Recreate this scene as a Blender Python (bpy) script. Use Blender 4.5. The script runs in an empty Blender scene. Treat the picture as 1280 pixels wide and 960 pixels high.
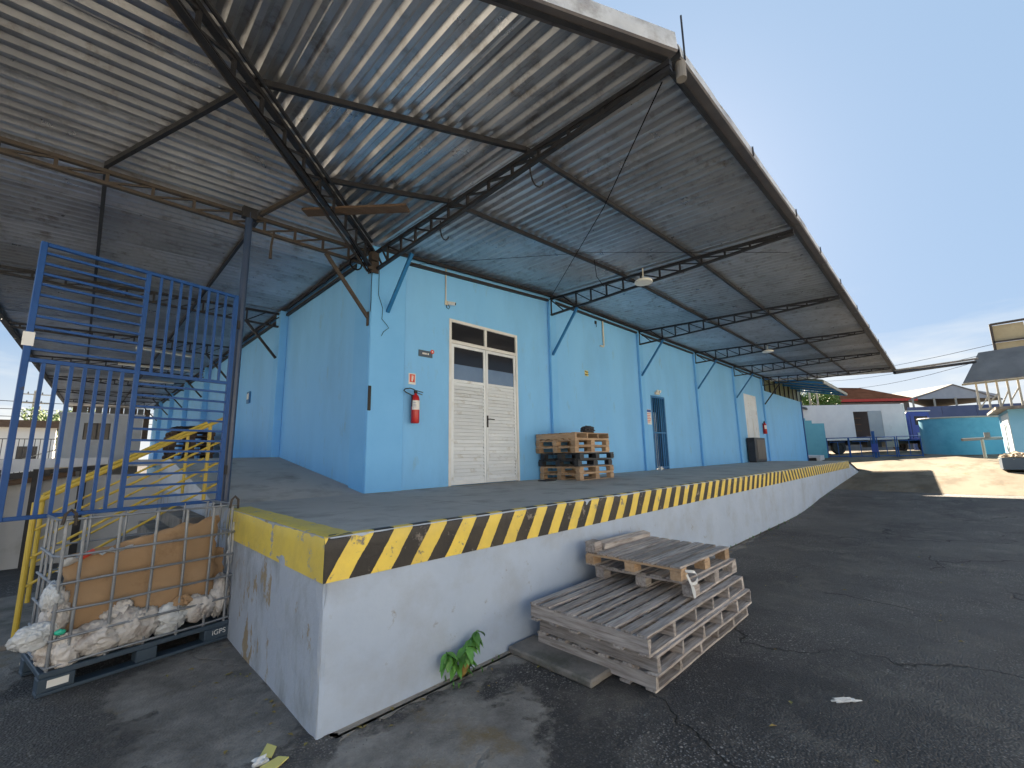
import bpy, bmesh, math, random
from math import sin, cos, pi, radians, sqrt, atan2
from mathutils import Vector, Matrix, noise
random.seed(7)
S = bpy.context.scene
COL = S.collection

# ------------------------------------------------------------------ camera, world, sun
def set_camera():
    y, p, r = radians(44.8814), radians(9.3676), radians(-1.0946)
    f = Vector((cos(y)*cos(p), sin(y)*cos(p), sin(p)))
    rt = Vector((sin(y), -cos(y), 0)); up = rt.cross(f)
    rt2 = rt*cos(r) + up*sin(r); up2 = -rt*sin(r) + up*cos(r)
    cd = bpy.data.cameras.new('camera'); cam = bpy.data.objects.new('camera', cd); COL.objects.link(cam)
    m = Matrix((rt2, up2, -f)).transposed().to_4x4(); m.translation = Vector((-2.997, -5.998, 0.507))
    cam.matrix_world = m
    cd.sensor_width = 36; cd.lens = 36*535.8/1280; cd.clip_start = 0.05; cd.clip_end = 800
    S.camera = cam
set_camera()

SUN_AZ = math.atan2(0.42, 0.86)      # towards +X and a little +Y
SUN_EL = radians(30)
W = bpy.data.worlds.new("World"); S.world = W; W.use_nodes = True
nt = W.node_tree; nt.nodes.clear()
def N(t, k, **kw):
    n = t.nodes.new(k)
    for a, b in kw.items(): setattr(n, a, b)
    return n
wo = N(nt, 'ShaderNodeOutputWorld'); bg = N(nt, 'ShaderNodeBackground'); sk = N(nt, 'ShaderNodeTexSky')
sk.sky_type = 'NISHITA'; sk.sun_disc = False; sk.sun_elevation = SUN_EL; sk.sun_rotation = pi/2 - SUN_AZ
sk.air_density = 1.0; sk.dust_density = 1.6; sk.ozone_density = 1.4
bg.inputs['Strength'].default_value = 0.15
# thin cirrus and a low cloud bank, laid out by direction
tc = N(nt, 'ShaderNodeTexCoord'); sep = N(nt, 'ShaderNodeSeparateXYZ'); nt.links.new(tc.outputs['Generated'], sep.inputs[0])
mp = N(nt, 'ShaderNodeMapping'); mp.inputs['Scale'].default_value = (2.2, 2.2, 11.0)
nt.links.new(tc.outputs['Generated'], mp.inputs[0])
nz = N(nt, 'ShaderNodeTexNoise'); nz.inputs['Scale'].default_value = 1.7; nz.inputs['Detail'].default_value = 7; nz.inputs['Roughness'].default_value = .55
nt.links.new(mp.outputs[0], nz.inputs['Vector'])
def ramp(t, src, a, b, ca=(0, 0, 0, 1), cb=(1, 1, 1, 1)):
    r = N(t, 'ShaderNodeValToRGB'); r.color_ramp.elements[0].position = a; r.color_ramp.elements[1].position = b
    r.color_ramp.elements[0].color = ca; r.color_ramp.elements[1].color = cb
    t.links.new(src, r.inputs[0]); return r
def mth(t, op, a, b=None, clamp=False):
    m = N(t, 'ShaderNodeMath', operation=op, use_clamp=clamp)
    for i, v in enumerate((a, b)):
        if v is None: continue
        if isinstance(v, (int, float)): m.inputs[i].default_value = v
        else: t.links.new(v, m.inputs[i])
    return m.outputs[0]
def mixc(t, fac, a, b, bt='MIX'):
    m = N(t, 'ShaderNodeMix', data_type='RGBA', blend_type=bt)
    for s, v in ((m.inputs['Factor'], fac), (m.inputs['A'], a), (m.inputs['B'], b)):
        if isinstance(v, (int, float)): s.default_value = v
        elif isinstance(v, (tuple, list)): s.default_value = (*v[:3], 1)
        else: t.links.new(v, s)
    return m.outputs['Result']
cl = ramp(nt, nz.outputs['Fac'], .50, .74)
low = ramp(nt, sep.outputs['Z'], .0, .30, (1, 1, 1, 1), (0, 0, 0, 1))
low2 = ramp(nt, sep.outputs['Z'], .02, .20, (1, 1, 1, 1), (0, 0, 0, 1))
cm = mth(nt, 'MULTIPLY', cl.outputs[0], low.outputs[0])
cm = mth(nt, 'ADD', cm, mth(nt, 'MULTIPLY', low2.outputs[0], .75), True)
CLOUD = (1.20, 1.15, 1.02); SKYTINT = (.015, .0145, .016)
skc = mixc(nt, 1.0, sk.outputs[0], SKYTINT, 'MULTIPLY')
skc = mixc(nt, 1.0, skc, (.34, .50, .71), 'ADD')      # hazy blue veil, even over the whole dome
skm = mixc(nt, mth(nt, 'MULTIPLY', cm, .8), skc, CLOUD)
nt.links.new(skm, bg.inputs['Color']); nt.links.new(bg.outputs[0], wo.inputs[0])

sd = bpy.data.lights.new('sun', 'SUN'); sd.energy = 5.0; sd.angle = radians(.5); sd.color = (1, .84, .64)
so = bpy.data.objects.new('sun', sd); COL.objects.link(so)
sdir = Vector((cos(SUN_AZ)*cos(SUN_EL), sin(SUN_AZ)*cos(SUN_EL), sin(SUN_EL)))
so.rotation_euler = (-sdir).to_track_quat('-Z', 'Y').to_euler(); so.location = (20, 10, 30)
S.view_settings.view_transform = 'Standard'; S.view_settings.look = 'None'
S.view_settings.exposure = 2.8; S.view_settings.gamma = 1
S.render.engine = 'CYCLES'; S.cycles.use_denoising = True; S.cycles.max_bounces = 8
S.cycles.diffuse_bounces = 5; S.cycles.glossy_bounces = 4; S.cycles.sample_clamp_indirect = 8

# ------------------------------------------------------------------ materials
def pm(name, c1, c2=None, scale=3, lo=.35, hi=.65, rough=.6, metal=0, bump=0, bscale=60, rnd=0,
       c3=None, s3=8, lo3=.55, hi3=.7, stretch=(1, 1, 1), detail=6, rvar=0, spec=.5, coat=0, coords='Object', bdist=.01, c4=None, s4=30, lo4=.6, hi4=.64):
    m = bpy.data.materials.new(name); m.use_nodes = True; t = m.node_tree
    b = t.nodes['Principled BSDF']
    tcn = N(t, 'ShaderNodeTexCoord'); mpp = N(t, 'ShaderNodeMapping'); mpp.inputs['Scale'].default_value = stretch
    t.links.new(tcn.outputs[coords], mpp.inputs[0]); v = mpp.outputs[0]
    if rnd:
        oi = N(t, 'ShaderNodeObjectInfo'); va = N(t, 'ShaderNodeVectorMath', operation='ADD')
        cx = N(t, 'ShaderNodeCombineXYZ')
        for i in range(3): t.links.new(mth(t, 'MULTIPLY', oi.outputs['Random'], 37.0+i*11), cx.inputs[i])
        t.links.new(v, va.inputs[0]); t.links.new(cx.outputs[0], va.inputs[1]); v = va.outputs[0]
    def nzz(s, d=detail, r=.6):
        n = N(t, 'ShaderNodeTexNoise'); n.inputs['Scale'].default_value = s; n.inputs['Detail'].default_value = d; n.inputs['Roughness'].default_value = r
        t.links.new(v, n.inputs['Vector']); return n.outputs['Fac']
    col = None
    if c2 is not None:
        r1 = ramp(t, nzz(scale), lo, hi)
        col = mixc(t, r1.outputs[0], c1, c2)
        if rvar:
            t.links.new(mth(t, 'ADD', mth(t, 'MULTIPLY', r1.outputs[0], rvar), rough, True), b.inputs['Roughness'])
    if c3 is not None:
        r2 = ramp(t, nzz(s3, 8, .65), lo3, hi3); col = mixc(t, r2.outputs[0], col if col is not None else c1, c3)
    if c4 is not None:
        r3 = ramp(t, nzz(s4, 8, .7), lo4, hi4); col = mixc(t, r3.outputs[0], col if col is not None else c1, c4)
    if rnd:
        hsv = N(t, 'ShaderNodeHueSaturation')
        mr = N(t, 'ShaderNodeMapRange'); mr.inputs[3].default_value = 1-rnd; mr.inputs[4].default_value = 1+rnd
        t.links.new(oi.outputs['Random'], mr.inputs[0]); t.links.new(mr.outputs[0], hsv.inputs['Value'])
        if col is None: hsv.inputs['Color'].default_value = (*c1, 1)
        else: t.links.new(col, hsv.inputs['Color'])
        col = hsv.outputs[0]
    if col is None: b.inputs['Base Color'].default_value = (*c1, 1)
    else: t.links.new(col, b.inputs['Base Color'])
    if not rvar: b.inputs['Roughness'].default_value = rough
    b.inputs['Metallic'].default_value = metal; b.inputs['Specular IOR Level'].default_value = spec
    if coat: b.inputs['Coat Weight'].default_value = coat
    if bump:
        bn = N(t, 'ShaderNodeBump'); bn.inputs['Strength'].default_value = bump; bn.inputs['Distance'].default_value = bdist
        t.links.new(nzz(bscale), bn.inputs['Height']); t.links.new(bn.outputs[0], b.inputs['Normal'])
    return m

M = {}
M['wall'] = pm('blue_wall_paint', (.185, .49, .87), (.205, .52, .89), 1.2, stretch=(1, 1, .35), rough=.62, bump=.25, bscale=25, c3=(.17, .435, .77), s3=1.1, lo3=.45, hi3=.75, c4=(.20, .37, .56), s4=4.0, lo4=.58, hi4=.76)
M['pilaster'] = pm('blue_pilaster_paint', (.15, .45, .84), (.17, .48, .87), 2, rough=.6, bump=.2, bscale=30)
M['pil_dark'] = pm('deep_blue_trim_paint', (.035, .24, .46), (.05, .28, .5), 2, rough=.5)
M['white_paint'] = pm('white_door_paint', (.66, .72, .78), (.72, .77, .82), 3, rough=.45, c3=(.44, .43, .40), s3=4, lo3=.56, hi3=.75, rnd=.07)
M['cream_frame'] = pm('cream_frame_paint', (.70, .72, .73), (.62, .63, .62), 4, rough=.5)
M['glass_dark'] = pm('dark_window_glass', (.012, .014, .02), rough=.12, spec=.35)
M['booth_grey'] = pm('off_white_booth_paint', (.46, .47, .48), (.52, .53, .54), 1.5, rough=.7, c3=(.34, .34, .33), s3=2, lo3=.55, hi3=.75)
M['gutter'] = pm('dusty_brown_kerb_concrete', (.22, .19, .16), (.34, .30, .25), 4, rough=.9, bump=.6, bscale=40, c3=(.12, .10, .085), s3=5, lo3=.56, hi3=.7)
M['lip'] = pm('dark_grey_lip_paint', (.055, .052, .062), (.085, .08, .085), 4, rough=.7)
M['glass_film'] = pm('bluish_film_glass', (.10, .17, .30), (.12, .2, .34), 3, rough=.25)
M['dock_paint'] = pm('grey_lilac_dock_paint', (.345, .42, .545), (.385, .46, .58), 1.6, rough=.7, bump=.35, bscale=14, bdist=.012, c3=(.30, .33, .38), s3=1.3, lo3=.48, hi3=.75, c4=(.24, .22, .20), s4=5.5, lo4=.62, hi4=.72)
M['dock_worn'] = pm('peeling_grey_dock_paint', (.38, .42, .49), (.43, .47, .53), 1.6, rough=.75, bump=.6, bscale=14, bdist=.015, c3=(.20, .21, .22), s3=1.6, lo3=.48, hi3=.7, c4=(.30, .235, .15), s4=1.9, lo4=.585, hi4=.615, stretch=(1, 1.6, .8))
M['concrete'] = pm('dock_floor_concrete', (.37, .36, .345), (.47, .455, .435), .9, .3, .7, rough=.7, bump=.3, bscale=35, c3=(.24, .23, .215), s3=1.7, lo3=.50, hi3=.72, rvar=.15, c4=(.20, .14, .09), s4=5, lo4=.66, hi4=.75)
M['conc_dark'] = pm('old_concrete', (.16, .15, .14), (.24, .22, .20), 4, rough=.85, bump=.7, bscale=40, bdist=.02, c3=(.10, .10, .085), s3=3, lo3=.5, hi3=.65)
M['conc_white'] = pm('whitewashed_concrete', (.62, .64, .68), (.52, .54, .58), 2, rough=.75, bump=.3, bscale=30)
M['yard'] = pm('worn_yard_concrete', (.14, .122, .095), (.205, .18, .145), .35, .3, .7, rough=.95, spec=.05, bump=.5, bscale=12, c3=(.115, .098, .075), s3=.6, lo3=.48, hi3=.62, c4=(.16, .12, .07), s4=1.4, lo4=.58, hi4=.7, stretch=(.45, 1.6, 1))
M['bounce_pale'] = pm('pale_bounce_concrete', (.34, .325, .29), (.42, .405, .36), .35, rough=.9, spec=.1)  # paler than the visible yard so that added concrete bounces more sunlight
M['steel'] = pm('dark_steel_paint', (.017, .018, .023), (.028, .028, .032), 9, rough=.55, metal=.3, bump=.3, bscale=60, c3=(.055, .038, .03), s3=5, lo3=.68, hi3=.8)
M['steel_rust'] = pm('brown_rusty_steel', (.05, .043, .038), (.07, .055, .045), 8, rough=.7, metal=.2, bump=.4, bscale=60, c3=(.13, .07, .035), s3=4, lo3=.64, hi3=.75)
M['steel_blue'] = pm('blue_painted_steel', (.012, .13, .34), (.02, .17, .4), 6, rough=.45)
M['gate_blue'] = pm('gate_blue_enamel', (.008, .06, .22), (.012, .075, .26), 6, rough=.5, spec=.3, c3=(.05, .05, .07), s3=9, lo3=.64, hi3=.72)
M['post_blue'] = pm('dark_blue_post_paint', (.018, .04, .09), (.03, .05, .1), 6, rough=.4)
M['yellow_rail'] = pm('yellow_rail_paint', (.55, .39, .05), (.62, .45, .07), 6, rough=.5, c3=(.25, .17, .06), s3=7, lo3=.62, hi3=.72)
M['black'] = pm('black_rubber', (.012, .012, .013), rough=.6)
M['black_plastic'] = pm('black_plastic', (.018, .02, .025), (.03, .033, .04), 5, rough=.5, rnd=.2)
M['galv_wire'] = pm('galvanised_cage_tube', (.22, .24, .27), (.30, .32, .35), 9, rough=.5, metal=.6, c3=(.14, .09, .06), s3=6, lo3=.62, hi3=.72)
M['fascia'] = pm('weathered_zinc_flashing', (.42, .43, .44), (.52, .53, .54), 4, rough=.55, metal=.25, bump=.4, bscale=8, bdist=.03, c3=(.22, .20, .19), s3=2.2, lo3=.5, hi3=.68, stretch=(1, 1, 1), c4=(.25, .12, .06), s4=3.1, lo4=.66, hi4=.74)
M['wood_grey'] = pm('weathered_grey_wood', (.28, .25, .24), (.50, .46, .44), 3, rough=.85, bump=.7, bscale=30, stretch=(1.2, 14, 14), rnd=.25, c3=(.13, .095, .075), s3=2.5, lo3=.50, hi3=.74)
M['wood_grey_y'] = pm('weathered_grey_wood_crosswise', (.28, .25, .24), (.50, .46, .44), 3, rough=.85, bump=.7, bscale=30, stretch=(14, 1.2, 14), rnd=.22, c3=(.09, .07, .06), s3=2.5, lo3=.6, hi3=.78)
M['wood_tan'] = pm('tan_pallet_wood', (.36, .235, .14), (.50, .36, .24), 3, rough=.8, bump=.5, bscale=30, stretch=(1.2, 12, 12), rnd=.28, c3=(.12, .07, .045), s3=3, lo3=.58, hi3=.75)
M['wood_dark'] = pm('dark_damp_wood', (.07, .045, .03), (.13, .085, .055), 3, rough=.85, stretch=(1.2, 12, 12), rnd=.2)
M['cardboard'] = pm('brown_cardboard', (.31, .20, .11), (.36, .235, .135), 2, rough=.85, bump=.2, bscale=9, bdist=.03, c3=(.17, .10, .05), s3=3, lo3=.55, hi3=.75)
M['plastic_bag'] = pm('crumpled_grey_plastic', (.46, .44, .43), (.60, .58, .57), 6, rough=.3, bump=.5, bscale=22, bdist=.02, c3=(.22, .17, .14), s3=5, lo3=.5, hi3=.68, rnd=.15)
M['plastic_white'] = pm('white_plastic_film', (.58, .61, .64), (.48, .50, .52), 6, rough=.35, bump=.4, bscale=22, bdist=.02)
M['pallet_slate'] = pm('slate_blue_plastic', (.03, .055, .085), (.045, .07, .1), 4, rough=.5)
M['red'] = pm('red_enamel', (.50, .012, .015), (.42, .01, .012), 6, rough=.28)
M['green_scrap'] = pm('green_plastic', (.03, .45, .30), rough=.4)
M['sign_blue'] = pm('slate_blue_wall_paint', (.055, .08, .17), (.075, .10, .20), .8, rough=.6)
M['white'] = pm('white_print', (.72, .72, .70), rough=.5)
M['red_print'] = pm('red_print', (.62, .07, .04), rough=.5)
M['blue_print'] = pm('blue_print', (.03, .08, .35), rough=.5)
M['yellow_print'] = pm('yellow_print', (.7, .62, .2), rough=.5)
M['sign_grey'] = pm('slate_sign_plate', (.05, .085, .13), rough=.45)
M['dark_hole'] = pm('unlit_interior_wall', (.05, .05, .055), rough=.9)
M['leaf'] = pm('green_leaf', (.07, .20, .035), (.10, .27, .05), 12, rough=.5, rnd=.3)
M['leaf_dry'] = pm('dry_brown_leaf', (.30, .17, .05), (.2, .2, .05), 12, rough=.6, rnd=.3)
M['crown'] = pm('tree_foliage', (.05, .11, .02), (.12, .20, .03), 1.5, rough=.6, rnd=.2)
M['bark'] = pm('tree_bark', (.09, .07, .05), rough=.9)
M['truck_white'] = pm('white_truck_panel', (.56, .56, .60), (.62, .62, .65), 1.5, rough=.4, c3=(.40, .40, .42), s3=1.1, lo3=.6, hi3=.8)
M['truck_blue'] = pm('blue_truck_paint', (.012, .045, .26), (.02, .06, .3), 2, rough=.3)
M['teal'] = pm('teal_tank_paint', (.075, .30, .43), (.10, .35, .47), .9, rough=.55, c3=(.03, .2, .30), s3=.8, lo3=.5, hi3=.8)
M['booth_blue'] = pm('pale_blue_booth_paint', (.17, .42, .62), (.2, .46, .66), 2, rough=.6)
M['booth_white'] = pm('chalky_white_paint', (.50, .62, .68), (.6, .68, .72), 2, rough=.6)
M['grey_wall'] = pm('pale_grey_paint', (.30, .33, .37), (.34, .37, .41), 1.5, rough=.7)
M['roof_red'] = pm('red_brown_roof', (.035, .019, .014), (.055, .03, .023), 1.2, rough=.9, spec=0)
M['red_trim'] = pm('red_fascia_paint', (.45, .03, .02), rough=.5)
M['roof_grey'] = pm('grey_sheet_roof', (.15, .145, .14), (.21, .20, .19), 1, rough=.8, spec=.1)
M['tan_sheet'] = pm('tan_stained_sheet', (.34, .28, .17), (.42, .35, .22), 1.5, rough=.7, c3=(.2, .14, .09), s3=1.3, lo3=.52, hi3=.7)
M['green_sheet'] = pm('mossy_translucent_sheet', (.10, .12, .06), (.14, .15, .085), 1.5, rough=.6)
M['frame_pale'] = pm('pale_dusty_frame_paint', (.40, .38, .32), (.3, .29, .25), 3, rough=.6)
M['rubble'] = pm('pale_debris', (.55, .45, .33), (.35, .28, .2), 6, rough=.9, bump=.6, bscale=20)
M['lamp'] = pm('opal_lamp_diffuser', (.75, .75, .70), rough=.4)
M['cable'] = pm('black_cable', (.012, .012, .014), rough=1, spec=0)
M['pvc'] = pm('cream_conduit', (.62, .58, .48), rough=.5)
M['brown_cloth'] = pm('dark_cloth', (.03, .03, .035), (.05, .05, .06), 9, rough=.9)

def galv():
    m = bpy.data.materials.new('galvanised_roof_sheet'); m.use_nodes = True; t = m.node_tree; b = t.nodes['Principled BSDF']
    tcn = N(t, 'ShaderNodeTexCoord'); oi = N(t, 'ShaderNodeObjectInfo')
    va = N(t, 'ShaderNodeVectorMath', operation='ADD'); cx = N(t, 'ShaderNodeCombineXYZ')
    for i in range(3): t.links.new(mth(t, 'MULTIPLY', oi.outputs['Random'], 19.0+i*7), cx.inputs[i])
    t.links.new(tcn.outputs['Object'], va.inputs[0]); t.links.new(cx.outputs[0], va.inputs[1])
    def nzz(s, v=va.outputs[0], d=6, r=.6):
        n = N(t, 'ShaderNodeTexNoise'); n.inputs['Scale'].default_value = s; n.inputs['Detail'].default_value = d; n.inputs['Roughness'].default_value = r
        t.links.new(v, n.inputs['Vector']); return n.outputs['Fac']
    base = mixc(t, ramp(t, nzz(1.6), .35, .7).outputs[0], (.52, .54, .58), (.40, .41, .44))
    base = mixc(t, ramp(t, nzz(5, d=9, r=.7), .52, .72).outputs[0], base, (.25, .235, .23))
    base = mixc(t, ramp(t, nzz(2.3, tcn.outputs['Object'], 8, .7), .60, .72).outputs[0], base, (.22, .19, .17))
    mr = N(t, 'ShaderNodeMapRange'); mr.inputs[3].default_value = .72; mr.inputs[4].default_value = 1.18
    t.links.new(oi.outputs['Random'], mr.inputs[0])
    h = N(t, 'ShaderNodeHueSaturation'); t.links.new(mr.outputs[0], h.inputs['Value']); t.links.new(base, h.inputs['Color'])
    t.links.new(h.outputs[0], b.inputs['Base Color'])
    b.inputs['Metallic'].default_value = .78
    r = mth(t, 'ADD', mth(t, 'MULTIPLY', nzz(3.1), .26), .19); t.links.new(r, b.inputs['Roughness'])
    vo = N(t, 'ShaderNodeTexVoronoi'); vo.inputs['Scale'].default_value = 45; t.links.new(va.outputs[0], vo.inputs['Vector'])
    bn = N(t, 'ShaderNodeBump'); bn.inputs['Strength'].default_value = .07; bn.inputs['Distance'].default_value = .006
    t.links.new(mth(t, 'ADD', vo.outputs['Distance'], mth(t, 'MULTIPLY', nzz(9), .5)), bn.inputs['Height']); t.links.new(bn.outputs[0], b.inputs['Normal'])
    return m
M['galv'] = galv()

def asphalt():
    m = bpy.data.materials.new('asphalt'); m.use_nodes = True; t = m.node_tree; b = t.nodes['Principled BSDF']
    tcn = N(t, 'ShaderNodeTexCoord'); v = tcn.outputs['Object']; sx = N(t, 'ShaderNodeSeparateXYZ'); t.links.new(v, sx.inputs[0])
    def nzz(s, d=6, r=.6, vv=v):
        n = N(t, 'ShaderNodeTexNoise'); n.inputs['Scale'].default_value = s; n.inputs['Detail'].default_value = d; n.inputs['Roughness'].default_value = r
        t.links.new(vv, n.inputs['Vector']); return n.outputs['Fac']
    vo = N(t, 'ShaderNodeTexVoronoi'); vo.inputs['Scale'].default_value = 70; t.links.new(v, vo.inputs['Vector'])
    vo2 = N(t, 'ShaderNodeTexVoronoi'); vo2.inputs['Scale'].default_value = 30; t.links.new(v, vo2.inputs['Vector'])
    base = mixc(t, ramp(t, nzz(.45, 7), .38, .62).outputs[0], (.052, .050, .050), (.108, .103, .099))
    base = mixc(t, ramp(t, nzz(1.9, 9, .72), .5, .66).outputs[0], base, (.125, .116, .106))
    base = mixc(t, mth(t, 'MULTIPLY', ramp(t, nzz(.9, 5, .5), .60, .70).outputs[0], .4), base, (.026, .025, .026))
    st = N(t, 'ShaderNodeSeparateColor'); t.links.new(vo.outputs['Color'], st.inputs[0])
    core = ramp(t, vo.outputs['Distance'], .25, .5, (1, 1, 1, 1), (0, 0, 0, 1)).outputs[0]
    worn = mth(t, 'ADD', mth(t, 'MULTIPLY', ramp(t, nzz(.8, 6), .42, .62).outputs[0], .85), .15)
    pale = mth(t, 'MULTIPLY', mth(t, 'MULTIPLY', ramp(t, st.outputs[0], .45, .8).outputs[0], core), worn)
    base = mixc(t, pale, base, (.26, .245, .235))
    st2 = N(t, 'ShaderNodeSeparateColor'); t.links.new(vo2.outputs['Color'], st2.inputs[0])
    core2 = ramp(t, vo2.outputs['Distance'], .16, .34, (1, 1, 1, 1), (0, 0, 0, 1)).outputs[0]
    base = mixc(t, mth(t, 'MULTIPLY', mth(t, 'MULTIPLY', ramp(t, st2.outputs[1], .80, .88).outputs[0], core2), worn), base, (.33, .31, .29))
    # cracks
    wv = N(t, 'ShaderNodeTexNoise'); wv.inputs['Scale'].default_value = 1.6; wv.inputs['Detail'].default_value = 8; t.links.new(v, wv.inputs['Vector'])
    va = N(t, 'ShaderNodeVectorMath', operation='MULTIPLY_ADD'); t.links.new(wv.outputs['Color'], va.inputs[0]); va.inputs[1].default_value = (.9, .9, 0); t.links.new(v, va.inputs[2])
    vc = N(t, 'ShaderNodeTexVoronoi', feature='DISTANCE_TO_EDGE'); vc.inputs['Scale'].default_value = .42; t.links.new(va.outputs[0], vc.inputs['Vector'])
    crack = mth(t, 'MULTIPLY', ramp(t, vc.outputs['Distance'], .002, .007, (1, 1, 1, 1), (0, 0, 0, 1)).outputs[0], ramp(t, nzz(.6, 2), .48, .56).outputs[0])
    base = mixc(t, mth(t, 'MULTIPLY', crack, .85), base, (.012, .012, .012))
    # worn cement showing through by the dock corner, down its left side and along its foot
    def ell(cx, cy, rx, ry):
        dx = mth(t, 'DIVIDE', mth(t, 'SUBTRACT', sx.outputs[0], cx), rx); dy = mth(t, 'DIVIDE', mth(t, 'SUBTRACT', sx.outputs[1], cy), ry)
        return mth(t, 'SUBTRACT', 1.0, mth(t, 'SQRT', mth(t, 'ADD', mth(t, 'MULTIPLY', dx, dx), mth(t, 'MULTIPLY', dy, dy))))
    e = mth(t, 'MAXIMUM', ell(-1.35, -3.75, 1.05, .95), mth(t, 'MAXIMUM', ell(-2.15, -2.0, .75, 1.6), mth(t, 'MAXIMUM', ell(2, -3.15, 5, .20), ell(-3.6, -.3, .6, 1.2))))
    rag = mth(t, 'ADD', e, mth(t, 'MULTIPLY', mth(t, 'SUBTRACT', nzz(1.7, 10, .72), .5), 2.2))
    cem = ramp(t, rag, .18, .34).outputs[0]
    cc = mixc(t, ramp(t, nzz(3.2, 9, .7), .38, .66).outputs[0], (.14, .13, .12), (.30, .28, .255))
    cc = mixc(t, ramp(t, nzz(2.1, 6), .56, .70).outputs[0], cc, (.19, .135, .065))
    base = mixc(t, mth(t, 'MULTIPLY', cem, .9), base, cc)
    t.links.new(base, b.inputs['Base Color'])
    t.links.new(mth(t, 'ADD', mth(t, 'MULTIPLY', nzz(3), .25), .6), b.inputs['Roughness'])
    b.inputs['Specular IOR Level'].default_value = .3
    hgt = mth(t, 'ADD', mth(t, 'MULTIPLY', vo.outputs['Distance'], -1.0), mth(t, 'MULTIPLY', nzz(22, 8, .7), 1.2))
    hgt = mth(t, 'ADD', mth(t, 'MULTIPLY', hgt, mth(t, 'SUBTRACT', 1.0, mth(t, 'MULTIPLY', cem, .6))), mth(t, 'ADD', mth(t, 'MULTIPLY', crack, -2.0), mth(t, 'MULTIPLY', cem, 1.2)))
    bn = N(t, 'ShaderNodeBump'); bn.inputs['Strength'].default_value = .8; bn.inputs['Distance'].default_value = .012
    t.links.new(hgt, bn.inputs['Height']); t.links.new(bn.outputs[0], b.inputs['Normal'])
    return m
M['asphalt'] = asphalt()

# ------------------------------------------------------------------ object helpers
def wl(o):
    v = Vector((0, 0, 0))
    while o is not None: v += o.location; o = o.parent
    return v
def link(name, me, parent=None, loc=None):
    o = bpy.data.objects.new(name, me); COL.objects.link(o)
    if parent is not None: o.parent = parent
    if loc is not None: o.location = loc
    return o
def thing(name, label, cat, loc=(0, 0, 0), group=None):
    o = bpy.data.objects.new(name, None); COL.objects.link(o); o.location = loc; o.empty_display_size = .2
    o['label'] = label; o['category'] = cat
    if group: o['group'] = group
    return o
def sub(name, parent, loc=(0, 0, 0)):
    """An Empty part (world position) that carries sub-parts."""
    o = bpy.data.objects.new(name, None); COL.objects.link(o); o.parent = parent; o.location = Vector(loc)-wl(parent); o.empty_display_size = .1
    return o
def tag(o, label, cat, group=None):
    o['label'] = label; o['category'] = cat
    if group: o['group'] = group
    return o
def struct(o): o['kind'] = 'structure'; return o
def stuff(o): o['kind'] = 'stuff'; return o

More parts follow.
